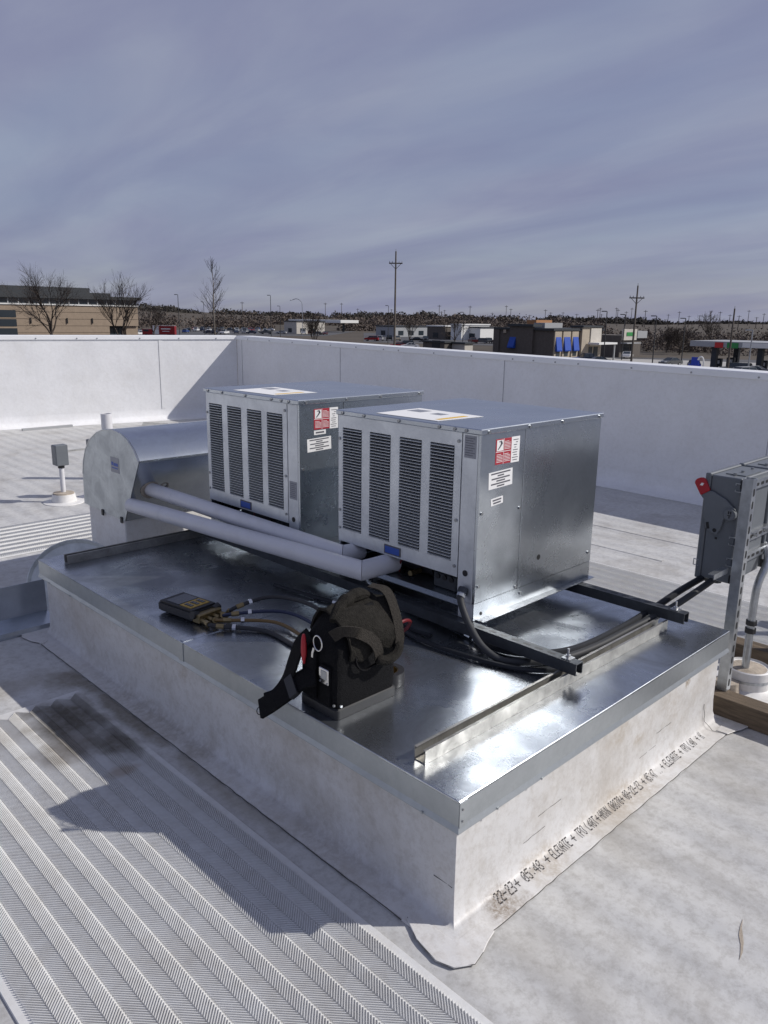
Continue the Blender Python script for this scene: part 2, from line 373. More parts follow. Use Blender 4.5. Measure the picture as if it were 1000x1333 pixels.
def wall(name, label, p0, p1, n, h0, h1):
    """inner face from p0 to p1, outward normal n, heights h0, h1"""
    n = Vector(n); a = [Vector((*p0, 0)), Vector((*p1, 0))]; t = thing(name, label, 'parapet', (p0[0], p0[1], .0))
    q = [a[0], a[1], a[1]+Vector((*n, 0))*TH, a[0]+Vector((*n, 0))*TH]; hs = [h0, h1, h1, h0]
    mb = MB().add([v for v in q] + [v+Vector((0,0,h-.03)) for v, h in zip(q, hs)], [(3,2,1,0),(4,5,6,7),(0,1,5,4),(1,2,6,5),(2,3,7,6),(3,0,4,7)])
    build('membrane_face', mb, 'tpo_wall', t)
    nn = Vector((*n, 0)); e = .016
    q2 = [a[0]-nn*e, a[1]-nn*e, a[1]+nn*(TH+e), a[0]+nn*(TH+e)]
    mb = MB().add([v+Vector((0,0,h-.062)) for v, h in zip(q2, hs)] + [v+Vector((0,0,h)) for v, h in zip(q2, hs)], [(3,2,1,0),(4,5,6,7),(0,1,5,4),(1,2,6,5),(2,3,7,6),(3,0,4,7)])
    build('coping', mb, 'coping', t, bevel=.006)
    # cove where the wall membrane turns onto the roof
    dr = (a[1]-a[0]).normalized()
    pr = [(0, .16), (.006, .07), (.03, .03), (.075, .009), (.19, .0045), (.19, .0005), (0, .0005)]
    vs = []; m = len(pr)
    for v in (a[0], a[1]): vs += [v - nn*(d+.002) + Vector((0,0,z)) for d, z in pr]
    build('base_flashing', MB().add(vs, [(i, (i+1) % m, m+(i+1) % m, m+i) for i in range(m)] + [tuple(range(m)), tuple(range(m, 2*m))[::-1]]), 'tpo_wall', t, smooth=True)
    Ln = (a[1]-a[0]).length
    fm = None; k = 0; random.seed(3)
    s = .35
    while s < Ln:                                     # coping fasteners
        f = s/Ln; z = h0+(h1-h0)*f-.040
        p = a[0]+dr*s - nn*(e+.0005) + Vector((0,0,z))
        if fm is None: fm = build('coping_screw', MB().cyl(p, p-nn*.006, .0085, 8), 'screw', t); p00 = p
        else: share(fm, t, p-p00)
        s += random.choice([.55, .6, .62, .28]); k += 1
    return t, a, dr, nn
hR = lambda y: 1.198 + (y-3)*.0107
wr = wall('parapet_wall', 'long shaded white membrane parapet behind the condensing units', (WR(9.74), 9.74), (WR(-15.9), -15.9), (1, -.04), hR(9.74), hR(-15.9))
wl = wall('parapet_wall', 'sunlit white membrane parapet with a diagonal shadow behind the round hood', (5.90-.004, 9.74+.004), (-15.9, WL(-15.9)), (.196, .98), 1.272, 1.30)
def seam(wt, s, h, wdt=.05):
    t, a, dr, nn = wt; p = a[0]+dr*s-nn*.003
    rot = Matrix((dr, nn, Vector((0,0,1)))).transposed()
    build('membrane_seam', MB().cbox(p+Vector((0,0,h/2+.08)), (wdt, .004, h-.17), rot), 'tpo_wall', t)
    build('seam_edge', MB().cbox(p+dr*(wdt/2+.002)+Vector((0,0,h/2+.08)), (.004, .0035, h-.17), rot), 'trim_grey', t)
for s in (1.24, 4.1, 7.1, 10.2): seam(wl, s, 1.272)
for s in (.12, 2.62, 5.5, 8.4, 11.3): seam(wr, s, hR(9.74-s))

# ------------------------------------------------------------------ walkway pads with chevron ribs
def pad(name, label, x0, x1, y0, y1, along, strip=.0416, pitch=.0095, h=.006, thick=.006):
    p = build(name, MB().box((x0, y0, .0006), (x1, y1, thick)), 'tpo_pad', bevel=.002)
    tag(p, label, 'walkway pad', 'ribbed walkway pads on the roof')
    vs = []; fs = []
    U0, U1, V0, V1 = (x0, x1, y0, y1) if along == 'y' else (y0, y1, x0, x1)   # U across strips, V along
    ns = int((U1-U0-.012)/strip); off = (U1-U0-ns*strip)/2; z0 = thick-.0003; z1 = thick+h
    rnd = random.Random(5); wv = pitch*.52
    for i in range(ns):
        ua = U0+off+i*strip+.0006; ub = ua+strip-.0012; sg = 1 if i % 2 else -1
        v = V0+strip+.008
        while v < V1-strip-.008:
            d = strip/2*sg
            qa, qb = v-d, v+d
            b0 = [(ua, qa-wv/2), (ub, qb-wv/2), (ub, qb+wv/2), (ua, qa+wv/2)]
            i2 = wv*.24
            b1 = [(ua+.001, qa-wv/2+i2), (ub-.001, qb-wv/2+i2), (ub-.001, qb+wv/2-i2), (ua+.001, qa+wv/2-i2)]
            k = len(vs)
            if along == 'y': vs += [(a, b, z0) for a, b in b0] + [(a, b, z1) for a, b in b1]
            else: vs += [(b, a, z0) for a, b in b0] + [(b, a, z1) for a, b in b1]
            fs += [(k+4, k+5, k+6, k+7), (k, k+1, k+5, k+4), (k+1, k+2, k+6, k+5), (k+2, k+3, k+7, k+6), (k+3, k, k+4, k+7)]
            v += pitch
    me = bpy.data.meshes.new('ribs')
    if along != 'y': fs = [f[::-1] for f in fs]
    me.from_pydata(vs, [], fs); me.materials.append(MATS['tpo_pad'])
    o = bpy.data.objects.new('ribs', me); col.objects.link(o); o.parent = p; stuff(o)
    return p
pad('walkway_pad', 'white ribbed walkway pad with a brown stain beside the long side of the curb', -.935, -.140, -.95, 2.02, 'y')
pad('walkway_pad', 'white ribbed walkway pad crossing behind the disconnect stand', 2.43, 3.19, -1.6, 3.6, 'y', pitch=.013, strip=.05, h=.0095)
pad('walkway_pad', 'white ribbed walkway pad beside the round hood and the conduit stubs', -1.6, 1.95, 4.20, 4.99, 'x', pitch=.013, strip=.05, h=.0095)
# roof membrane lap seams
def lap(x0, y0, x1, y1, wd=.0):
    pass
for (a, b) in [((3.95, -15.5), (4.1, 9.2)), ((3.55, 1.2), (3.62, 9.0))]:
    d = Vector((b[0]-a[0], b[1]-a[1], 0)).normalized(); s = Vector((d.y, -d.x, 0))
    o = build('membrane_lap', MB().add([Vector((*a, .0005)), Vector((*b, .0005)), Vector((*b, .004))+s*.004, Vector((*a, .004))+s*.004, Vector((*b, .0005))+s*.09, Vector((*a, .0005))+s*.09], [(0,1,2,3), (3,2,4,5), (0,5,4,1), (0,3,5), (1,4,2)]), 'tpo_roof')
    struct(o)

# ------------------------------------------------------------------ equipment curb
CX, CY, CT = 1.65, 2.732, .401
curb = thing('equipment_curb', 'long low white membrane curb with a galvanized sheet metal cap', 'roof curb', (0, 0, 0))
IN = .022
def ring(prof, x0, y0, x1, y1):
    vs = []; n = len(prof)
    for (sx, sy, px, py) in ((-1,-1,x0,y0), (1,-1,x1,y0), (1,1,x1,y1), (-1,1,x0,y1)):
        vs += [(px+sx*d, py+sy*d, z) for d, z in prof]
    fs = []
    for c in range(4):
        e = (c+1) % 4
        for i in range(n-1): fs.append((c*n+i, e*n+i, e*n+i+1, c*n+i+1))
    return MB().add(vs, fs)
build('membrane_wall', ring([(0, .385), (0, .10), (.003, .05), (.010, .026), (.024, .012), (.045, .0075), (.085, .0055), (.088, .0008)], IN, IN, CX-IN, CY-IN), 'tpo_curb', curb, smooth=True)
# cap: two sheets meeting at a joint, skirt with a kicked-out drip edge
J = 1.364
build('cap_sheet', MB().box((.0, .0, CT-.012), (CX, J-.001, CT)), 'galv_cap', curb, bevel=.0015)
build('cap_sheet', MB().box((.0, J+.001, CT-.012), (CX, CY, CT-.0012)), 'galv_cap', curb, bevel=.0015)
build('cap_joint', MB().box((.004, J-.012, CT-.001), (CX-.004, J+.012, CT+.0022)), 'galv_cap', curb)
SK = .088
build('cap_skirt', ring([(.0005, CT-.006), (.0005, CT-SK+.015), (.0065, CT-SK), (.0065, CT-SK-.002), (-.002, CT-SK+.011), (-.004, CT-.02)], 0, 0, CX, CY), 'galv_skirt', curb)
for (a, b) in (((-.0025, .0), (.001, .0)), ):
    build('corner_tab', MB().box((.0008, -.0028, CT-.078), (.032, -.0008, CT-.004)), 'galv_skirt', curb)
for z in (CT-.026, CT-.06): build('rivet', MB().cyl((.012, -.0028, z), (.012, -.0055, z), .0032, 8), 'screw', curb)
build('skirt_clip', MB().box((-.0035, J-.016, CT-SK+.012), (-.0005, J+.016, CT-.001)), 'galv_skirt', curb)
for yy in (2.60, 2.36, .12): build('drip_tab', MB().box((-.0085, yy-.003, CT-SK-.004), (-.0068, yy+.003, CT-SK+.004)), 'galv_skirt', curb)
for xx in (.155, .36): build('drip_tab', MB().box((xx-.003, -.0085, CT-SK-.004), (xx+.003, -.0068, CT-SK+.004)), 'galv_skirt', curb)
# corner patches welded over the membrane
def patch(cx, cy, sx, sy):
    out = [(.078, -.10), (.112, -.03), (.128, .052), (.112, .098), (.064, .128), (.018, .118), (-.02, .104), (-.06, .094), (-.065, .05), (-.02, .047), (.030, .046), (.046, .034), (.047, -.02), (.049, -.08)]
    return build('corner_patch', MB().prism([(cx+sx*a, cy+sy*b) for a, b in out], 2, .0055, .0098), 'tpo_curb', curb, bevel=.0015)
patch(IN, IN, -1, -1); patch(CX-IN, IN, 1, -1); patch(IN, CY-IN, -1, 1)
random.seed(8)
def bead(pts, r=.0016, seg=.03):
    o = []
    for i in range(len(pts)-1):
        a, b = Vector(pts[i]), Vector(pts[i+1]); k = max(1, int((b-a).length/seg))
        for j in range(k): o.append(a.lerp(b, j/k) + Vector((random.uniform(-1,1), random.uniform(-1,1), 0))*.0016)
    o.append(Vector(pts[-1]))
    return build('seam_line', MB().tube(o, r, 4), 'seam_dark', curb)
bead([(.06, -.067, .0045), (1.60, -.067, .0045)], .0011); bead([(-.067, .13, .0045), (-.066, 2.62, .0045)], .0015)
bead([(-.052, .122, .0085), (-.090, .052, .0085), (-.106, -.03, .0085), (-.090, -.076, .0085), (-.042, -.106, .0085), (.004, -.096, .0085)], .0010, .018)
bead([(IN-.0008, .095, .118), (IN-.0008, .03, .116)], .0009, .015)
bead([(1.535, .0205, .115), (1.54, .012, .04), (1.548, -.02, .010), (1.565, -.06, .008), (1.66, -.092, .0085)], .0010, .012)
for a_, b_ in (((.33, .098), (.44, .102)), ((.40, .155), (.52, .158)), ((1.02, .088), (1.14, .092)), ((1.14, .14), (1.25, .142))): bead([(a_[0], .0213, a_[1]), (b_[0], .0213, b_[1])], .0006, .02)
# printed lettering along the flashing
F5 = {'0': '01110 10001 10011 10101 11001 10001 01110', '1': '00100 01100 00100 00100 00100 00100 01110', '2': '01110 10001 00001 00110 01000 10000 11111', '3': '11110 00001 00001 01110 00001 00001 11110',
      '4': '00010 00110 01010 10010 11111 00010 00010', '5': '11111 10000 11110 00001 00001 10001 01110', '7': '11111 00001 00010 00100 00100 01000 01000', '8': '01110 10001 10001 01110 10001 10001 01110',
      'E': '11111 10000 10000 11110 10000 10000 11111', 'L': '10000 10000 10000 10000 10000 10000 11111', 'V': '10001 10001 10001 10001 10001 01010 00100', 'A': '01110 10001 10001 11111 10001 10001 10001',
      'T': '11111 00100 00100 00100 00100 00100 00100', 'P': '11110 10001 10001 11110 10000 10000 10000', 'O': '01110 10001 10001 10001 10001 10001 01110', 'H': '10001 10001 10001 11111 10001 10001 10001',
      'M': '10001 11011 10101 10101 10001 10001 10001', 'X': '10001 10001 01010 00100 01010 10001 10001', 'N': '10001 11001 11001 10101 10011 10011 10001', 'D': '11110 10001 10001 10001 10001 10001 11110',
      '-': '00000 00000 00000 11111 00000 00000 00000', '+': '00000 00100 00100 11111 00100 00100 00000', ':': '00000 00100 00000 00000 00000 00100 00000', '.': '00000 00000 00000 00000 00000 00000 00100', ' ': '00000 '*7}
PRF = [(.010, .026), (.024, .012), (.045, .0075), (.085, .0055)]
def on_cove(sv):
    """sv metres down the cove from its upper bend: point and normal"""
    for (d0, z0), (d1, z1) in zip(PRF, PRF[1:]):
        ln = math.hypot(d1-d0, z1-z0)
        if sv <= ln or d1 == .085:
            f = sv/ln; nx, nz = (z0-z1)/ln, (d1-d0)/ln
            return IN-(d0+(d1-d0)*f)-nx*.0009, z0+(z1-z0)*f+nz*.0009
        sv -= ln
def lettering(txt, x0, x1, top=.006, hgt=.036):
    mb = MB(); n = len(txt); cw = (x1-x0)/n; px = cw/6.2; pz = hgt/7
    for i, ch in enumerate(txt):
        for r_, row in enumerate(F5[ch].split()):
            for c_, bit in enumerate(row):
                if bit == '1':
                    xa_ = x0+i*cw+c_*px; ya0, za0 = on_cove(top+r_*pz); ya1, za1 = on_cove(top+(r_+.86)*pz)
                    mb.add([(xa_, ya0, za0), (xa_+px*.95, ya0, za0), (xa_+px*.95, ya1, za1), (xa_, ya1, za1)], [(3,2,1,0)])
    return build('lettering', mb, 'ink', curb)
for txt, x0_, x1_ in (('22-23', .172, .258), ('+', .262, .284), ('05:48', .300, .392), ('+', .412, .434), ('ELEVATE', .444, .543), ('+', .555, .577), ('TPO L40T', .587, .698), ('+', .702, .720), ('HMXN D0870', .724, .856), ('+', .858, .874), ('08-22-23', .882, .990), ('+', 1.006, 1.026), ('05:47 ..', 1.036, 1.132), ('+', 1.146, 1.164), ('ELEVATE', 1.174, 1.278), ('+', 1.292, 1.310), ('TPO L40', 1.318, 1.412), ('+', 1.434, 1.452), ('H', 1.464, 1.478)):
    lettering(txt, x0_, x1_)
# scuffs left on the wall membrane as flat smears are in the material

# ------------------------------------------------------------------ rails and struts
def uchannel(name, label, x0, y0, x1, y1, z0, hh, wd, m, axis, open_up, cat='channel', group=None, slots=False):
    t = thing(name, label, cat, ((x0+x1)/2, (y0+y1)/2, z0), group); th = .0028
    if axis == 'x':
        f = (y1-y0)
        pr = [(y0, z0), (y1, z0), (y1, z0+hh), (y1-.009, z0+hh), (y1-.009, z0+hh-th), (y1-th, z0+hh-th), (y1-th, z0+th), (y0+th, z0+th), (y0+th, z0+hh-th), (y0+.009, z0+hh-th), (y0+.009, z0+hh), (y0, z0+hh)]
        if not open_up: pr = [(a, 2*z0+hh-b) for a, b in pr]
        build('channel', MB().prism(pr, 0, x0, x1), m, t)
    else:
        pr = [(x0, z0), (x1, z0), (x1, z0+hh), (x1-.009, z0+hh), (x1-.009, z0+hh-th), (x1-th, z0+hh-th), (x1-th, z0+th), (x0+th, z0+th), (x0+th, z0+hh-th), (x0+.009, z0+hh-th), (x0+.009, z0+hh), (x0, z0+hh)]
        if not open_up: pr = [(a, 2*z0+hh-b) for a, b in pr]
        build('channel', MB().prism(pr, 1, y0, y1), m, t)
    return t
uchannel('rail_channel', 'bright open steel channel lying on the sunlit part of the cap', .060, .174, 1.470, .216, CT+.0005, .0415, .042, 'galv_rail', 'x', True)
uchannel('rail_channel', 'steel channel lying on the cap in front of the round hood', .076, 2.558, 1.60, 2.600, CT-.0005, .0415, .042, 'galv_rail', 'x', True)
ZS = CT+.0422
def slotted_strut(label, xc, y0, y1):
    t = uchannel('support_strut', label, xc-.0205, y0, xc+.0205, y1, ZS, .0413, .041, 'strut_dark', 'y', False, 'strut', 'struts carrying the condensing units')
    s = None; y = y0+.06
    while y < y1-.04:                         # slotted holes in the top web
        if .60 < y < .64 or y < .62 or 1.40 < y < 1.64 or y > 2.44:
            if s is None:
                pts = [( (.0065*math.cos(a)), (.010*(1 if math.sin(a) >= 0 else -1)+.0065*math.sin(a))) for a in [i*math.pi/6 for i in range(12)]]
                s = build('slot', MB().prism([(xc+p[0], y+p[1]) for p in pts], 2, ZS+.0405, ZS+.0417), 'black', t); yy0 = y
            else: share(s, t, (0, y-yy0, 0))
        y += .0508
    # hold-down bolt at the end over the rail
    build('bolt', MB().cyl((xc+.004, y0+.048, ZS+.0413), (xc+.004, y0+.048, ZS+.076), .0045, 8), 'steel', t)
    build('nut', MB().cyl((xc+.004, y0+.048, ZS+.0447), (xc+.004, y0+.048, ZS+.054), .0095, 6), 'steel', t)
    build('washer', MB().box((xc-.013, y0+.031, ZS+.0414), (xc+.021, y0+.065, ZS+.0447)), 'screw', t)
    return t
slotted_strut('dark slotted strut under the louvered fronts of the condensing units', .783, .148, 2.615)
slotted_strut('dark slotted strut under the rear edge of the condensing units', 1.492, .112, 2.615)
ZU = ZS+.0418

# ------------------------------------------------------------------ condensing units
def unit(y0, hs, label, paper_jit, lay):
    X0, X1, W = .800, 1.606, .767; y1 = y0+W; z0 = ZU; zt = 1.2105*hs
    Z = lambda z: z0+(z-z0)*(zt-z0)/(1.2105-z0)
    t = thing('condensing_unit', label, 'condensing unit', (X0, y0, z0), 'galvanized condensing units on the curb')
    e = .003
    # base pan with turned-out foot flange
    pan = build('base_pan', MB().box((X0+.001, y0+.0045, Z(.530)), (X1-.004, y1-.0045, Z(.552))), 'galv_panel', t)
    build('pan_skirt', MB().box((X0+.001, y0+.001, z0+.0025), (X1-.001, y0+.004, Z(.5535))), 'galv_panel', t); build('pan_skirt', MB().box((X0+.001, y1-.004, z0+.0025), (X1-.001, y1-.001, Z(.5535))), 'galv_panel', t)
    build('pan_skirt', MB().box((X1-.0038, y0+.0045, z0+.0025), (X1-.001, y1-.0045, Z(.552))), 'galv_panel', t)
    build('corner_foot', MB().box((X0, y0+.0045, z0+.0025), (X0+.003, y0+.075, Z(.552))), 'galv_front', t); build('corner_foot', MB().box((X0, y1-.04, z0+.0025), (X0+.003, y1-.0045, Z(.552))), 'galv_front', t)
    build('foot_flange', MB().box((X0+.02, y0-.030, z0), (X1, y0+.02, z0+.0022)), 'galv', t)
    build('foot_flange', MB().box((X0+.02, y1-.02, z0), (X1, y1+.025, z0+.0022)), 'galv', t)
    # casing
    build('side_panel', MB().box((X0+.0015, y0, Z(.555)), (1.0655, y0+.012, Z(1.193))), 'galv_panel', t, bevel=.0012)
    build('side_panel', MB().box((1.0685, y0, Z(.555)), (X1, y0+.012, Z(1.193))), 'galv_panel', t, bevel=.0012)
    build('side_panel', MB().box((X0+.0015, y1-.012, Z(.555)), (X1, y1, Z(1.193))), 'galv_panel', t, bevel=.0012)
    build('rear_panel', MB().box((X1-.014, y0+.0125, Z(.555)), (X1-.002, y1-.0125, Z(1.193))), 'galv_panel', t)
    top = build('top_cover', MB().box((X0-.010, y0-.008, Z(1.190)), (X1+.006, y1+.008, zt)), 'galv_panel', t, bevel=.003)
    build('corner_post', MB().box((X0, y0+.0125, Z(.5525)), (X0+.05, y0+.084, Z(1.1895))), 'galv_front', t, bevel=.0015)
    # louvred front panel: frame bars round four openings
    cols = [(.120, .240), (.284, .402), (.452, .573), (.621, .738)]
    zb, za, zl, zh = Z(.641), Z(1.189), Z(.697), Z(1.138)
    fp = MB(); xf0, xf1 = X0-.0015, X0+.004
    ya, yb = y0+.0865, y1-.001
    edges = [ya] + [y0+c for p in cols for c in p] + [yb]
    fp.box((xf0, ya, zh), (xf1, yb, za)); fp.box((xf0, ya, zb), (xf1, yb, zl))
    for i in range(0, len(edges), 2): fp.box((xf0, edges[i], zl), (xf1, edges[i+1], zh))
    front = build('front_panel', fp, 'galv_front', t)
    n = 36; dz = (zh-zl)/n; first = None
    for c0, c1 in cols:
        for i in range(n):
            z = zl+dz*(i+.5)
            if first is None:
                mb = MB(); yA, yB = y0+c0+.0004, y0+c1-.0004
                mb.add([(xf0-.0045, yA, z-dz*.26), (xf0-.0045, yB, z-dz*.26), (xf1+.001, yB, z+dz*.02), (xf1+.001, yA, z+dz*.02),
                        (xf0-.0045, yA, z-dz*.12), (xf0-.0045, yB, z-dz*.12), (xf1+.001, yB, z+dz*.14), (xf1+.001, yA, z+dz*.14)],
                       [(3,2,1,0),(4,5,6,7),(0,1,5,4),(1,2,6,5),(2,3,7,6),(3,0,4,7)])
                first = build('louver_slat', mb, 'galv_front', front); f0 = (c0, z)
            else: share(first, front, (0, c0-f0[0], z-f0[1]))
    build('coil', MB().box((X0+.060, y0+.09, Z(.66)), (X0+.075, y1-.016, Z(1.186))), 'coil', t)
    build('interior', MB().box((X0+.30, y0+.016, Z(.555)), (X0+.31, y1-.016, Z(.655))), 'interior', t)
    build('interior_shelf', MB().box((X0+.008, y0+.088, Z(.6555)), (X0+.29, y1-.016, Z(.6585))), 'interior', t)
    # valves, receiver and wiring block in the opening under the louvres
    build('terminal_block', MB().box((X0+.05, y0+.13, Z(.5535)), (X0+.12, y0+.25, Z(.615))), 'strut_dark', t, bevel=.004)
    for k in range(3): build('terminal_cap', MB().cyl((X0+.045, y0+.155+.035*k, Z(.60)), (X0+.05, y0+.155+.035*k, Z(.60)), .011, 10), 'black', t)
    build('receiver', MB().tube([(X0+.14, y0+.30, Z(.600)), (X0+.14, y0+.62, Z(.600))], .045, 14), 'rubber', t, smooth=True)
    build('access_valve', MB().cyl((X0+.03, y0+.36, Z(.58)), (X0+.09, y0+.36, Z(.58)), .012, 8), 'brass', t)
    build('wire', MB().tube(catmull([(X0+.06, y0+.45, Z(.56)), (X0+.04, y0+.42, Z(.62)), (X0+.06, y0+.38, Z(.645)), (X0+.09, y0+.34, Z(.60))], 5), .004, 5), 'hose_red', t)
    # fasteners
    s1 = None
    for (yy, z) in [(.10, 1.157), (.10, .86), (.10, .682), (.757, 1.09), (.757, .78), (.757, .70)]:
        p = Vector((xf0, y0+yy, Z(z)))
        if s1 is None: s1 = build('screw', MB().cyl(p, p-Vector((.0045, 0, 0)), .0065, 8), 'screw', t); q1 = p
        else: share(s1, t, p-q1)
    for yy in (.06, .115, .19, .40, .60, .73):
        p = Vector((X0-.0102, y0+yy, Z(1.2)))
        share(s1, t, p-q1)
    s2 = None
    for (xx, z, yo) in [(.035, 1.198, -.008), (.28, 1.198, -.008), (.50, 1.198, -.008), (.775, 1.198, -.008), (.02, .90, 0), (.02, .62, 0), (.252, .886, 0), (.252, .565, 0), (.78, .60, 0), (.29, .53, .001)]:
        p = Vector((X0+xx, y0+yo, Z(z)))
        if s2 is None: s2 = build('side_screw', MB().cyl(p, p-Vector((0, .0045, 0)), .0065, 8), 'screw', t); q2 = p
        else: share(s2, t, p-q2)
    build('knockout_plug', MB().cyl((X0-.0003, y0+.048, Z(.665)), (X0-.002, y0+.048, Z(.665)), .012, 14), 'black', t)
    build('pipe_hole', MB().cyl((1.203, y0, Z(.656)), (1.203, y0-.0012, Z(.656)), .0115, 14), 'black', t)
    build('tie_hole', MB().cyl((.845, y0+.0005, z0+.022), (.845, y0-.0006, z0+.022), .007, 10), 'black', t)
    # stickers
    def plate(nm, m, x0, x1, za_, zb_, d, par=t): return build(nm, MB().box((X0+x0, y0-d, za_), (X0+x1, y0-d+.0006, zb_)), m, par)
    # red and white warning sticker
    rx0, rz1 = .086, Z(1.166)
    ws = plate('warning_sticker', 'label_red', rx0, rx0+.093, rz1-.094, rz1, .0007)
    plate('sticker_panel', 'white_paper', rx0+.094, rx0+.145, rz1-.096, rz1+.001, .0007)
    plate('sticker_picture', 'white_paper', rx0+.006, rx0+.044, rz1-.044, rz1-.004, .0011, ws)
    pic = MB().tube([(X0+rx0+.014, y0-.0014, rz1-.038), (X0+rx0+.026, y0-.0014, rz1-.026), (X0+rx0+.034, y0-.0014, rz1-.016), (X0+rx0+.030, y0-.0014, rz1-.008), (X0+rx0+.018, y0-.0014, rz1-.010)], [.002, .003, .004, .003, .001], 5)
    build('pictogram', pic, 'paper_ink', ws)
    wl_ = MB()
    for (ax, az) in ((.052, .008), (.052, .054), (.007, .054)):
        for r_ in range(6):
            wl_.box((X0+rx0+ax, y0-.0010, rz1-az-.0045-.0055*r_), (X0+rx0+ax+(.036 if r_ else .026), y0-.0008, rz1-az-.0045-.0055*r_+.0018))
    wl_.box((X0+rx0+.001, y0-.0010, rz1-.0485), (X0+rx0+.092, y0-.0008, rz1-.0465)); wl_.box((X0+rx0+.0465, y0-.0010, rz1-.094), (X0+rx0+.0485, y0-.0008, rz1))
    build('printed_lines', wl_, 'white_paper', ws)
    bl = MB()
    for r_, (a_, b_) in enumerate([(.104, .136), (.120, .132), (.108, .128), (.112, .124), (.104, .134), (.102, .130), (.108, .130), (.100, .136), (.104, .132)]):
        bl.box((X0+rx0+a_, y0-.0010, rz1-.012-.0095*r_), (X0+rx0+b_, y0-.0008, rz1-.012-.0095*r_+.003))
    build('printed_lines', bl, 'paper_ink', ws)
    def text_sticker(x0_, z1_, w_, h_, rows, tilt):
        d0 = .0007
        s_ = MB(); c_ = (X0+x0_+w_/2, y0-d0, z1_-h_/2); rot = Matrix.Rotation(R(tilt), 3, 'Y')
        o_ = build('text_sticker', s_.cbox(c_, (w_, .0008, h_), rot), 'white_paper', t)
        b_ = MB()
        for k_, (a_, e_) in enumerate(rows):
            q_ = rot @ Vector((0, 0, h_/2-h_*(k_+.75)/(len(rows)+.5)))
            b_.cbox(Vector(c_)+q_-Vector((0, .0006, 0)), (w_*e_*.9, .0003, h_*.55/(len(rows)+.5)), rot)
        build('printed_lines', b_, 'paper_ink', o_)
    if lay == 0:
        text_sticker(.053, Z(1.048), .142, .063, [(0, .9), (0, .3), (0, .85), (0, .4), (0, .9), (0, .35)], -2)
        text_sticker(.072, Z(.948), .072, .027, [(0, .8), (0, .7)], -4)
    else:
        text_sticker(.086, Z(1.070), .070, .020, [(0, .8)], -1)
        text_sticker(.046, Z(1.036), .142, .060, [(0, .9), (0, .3), (0, .85), (0, .4), (0, .9), (0, .35)], -2)
    zt_ = 1.186 if lay == 0 else .845
    np_ = build('data_plate', MB().box((X0-.001, y0+.020, Z(zt_-.085)), (X0-.0002, y0+.074, Z(zt_-.003))), 'label_grey', t)
    b_ = MB()
    for k_ in range(8): b_.box((X0-.0014, y0+.034 if k_ % 2 else y0+.026, Z(zt_-.014-.0088*k_)), (X0-.0011, y0+.070, Z(zt_-.014-.0088*k_+.0022)))
    build('printed_lines', b_, 'paper_ink', np_)
    bd = build('badge', MB().box((X0-.0045, y0+.385, Z(.648)), (X0-.0017, y0+.478, Z(.686))), 'paper_ink', t)
    build('badge_face', MB().box((X0-.0052, y0+.391, Z(.653)), (X0-.0046, y0+.472, Z(.681))), 'badge_blue', bd)
    # instruction sheet taped to the cover
    px0, px1, py0, py1 = X0+.042+paper_jit, X0+.292, y0+.225, y0+.585
    sh = build('instruction_sheet', MB().add([(px0, py0+.02, zt+.0008), (px1, py0, zt+.0008), (px1+.012, py1, zt+.0008), (px0-.008, py1-.01, zt+.0008), (px0, py0+.02, zt+.0014), (px1, py0, zt+.0014), (px1+.012, py1, zt+.0014), (px0-.008, py1-.01, zt+.0014)], [(3,2,1,0),(4,5,6,7),(0,1,5,4),(1,2,6,5),(2,3,7,6),(3,0,4,7)]), 'white_paper', top)
    k_ = MB().box((px1-.10, py1-.11, zt+.0016), (px1-.03, py1-.03, zt+.0018)); k_.box((px1-.11, py0+.13, zt+.0016), (px1-.06, py0+.19, zt+.0018))
    build('printed_block', k_, 'label_grey', top)
    build('printed_band', MB().box((px0+.03, py0+.035, zt+.0016), (px1-.05, py0+.062, zt+.0018)), 'paper_yellow', top)
    return t
unit(.618, 1.0, 'galvanized condensing unit beside the disconnect stand, cables leaving its front corner', 0, 0)
unit(1.656, 1.013, 'galvanized condensing unit beside the round hood, data plate low on its corner post', .004, 1)
# notched saddle plate under the pan of the near unit
ZP = ZU+.043
sp = [(.70, CT+.001), (1.36, CT+.001), (1.36, ZP)]
for c_ in (1.22, 1.03):
    sp += [(c_+.030*math.cos(a), ZP-.034*math.sin(a)) for a in [i*math.pi/8 for i in range(9)]]
sp += [(.70, ZP)]
tag(build('saddle_plate', MB().prism(sp, 0, .985, .988), 'galv', loc=(.986, 1.0, CT)), 'galvanized notched plate standing under the pan of a condensing unit', 'plate')

# ------------------------------------------------------------------ round hood on its own curb
hood = thing('piping_hood', 'galvanized round-topped piping hood on a white curb behind the cap', 'roof hood', (.6, 3.0, 0))
hx0, hx1 = .594, 1.45
build('hood_curb', MB().box((hx0+.004, 3.012, .0006), (hx1-.02, 3.482, .452)), 'tpo_stub', hood, bevel=.006)
prof = [(3.0, .440), (2.786, .815)]
top_arc = [(2.835, .872), (2.90, .918), (2.98, .945), (3.08, .957), (3.19, .945), (3.29, .915), (3.38, .868), (3.45, .802), (3.495, .725), (3.518, .64)]
prof += top_arc + [(3.53, .452)]
def skin(pl, x0, x1, th):
    cx, cz = 3.15, .65; n = len(pl); vs = []
    inn = [(a+(cx-a)*th, b+(cz-b)*th) for a, b in pl]
    for x in (x0, x1): vs += [(x, a, b) for a, b in pl] + [(x, a, b) for a, b in inn]
    fs = []
    for i in range(n-1):
        fs += [(i, i+1, 2*n+i+1, 2*n+i), (n+i, 3*n+i, 3*n+i+1, n+i+1), (i, n+i, n+i+1, i+1), (2*n+i, 2*n+i+1, 3*n+i+1, 3*n+i)]
    fs += [(0, 2*n, 3*n, n), (n-1, 2*n-1, 4*n-1, 3*n-1)]
    return MB().add(vs, fs)
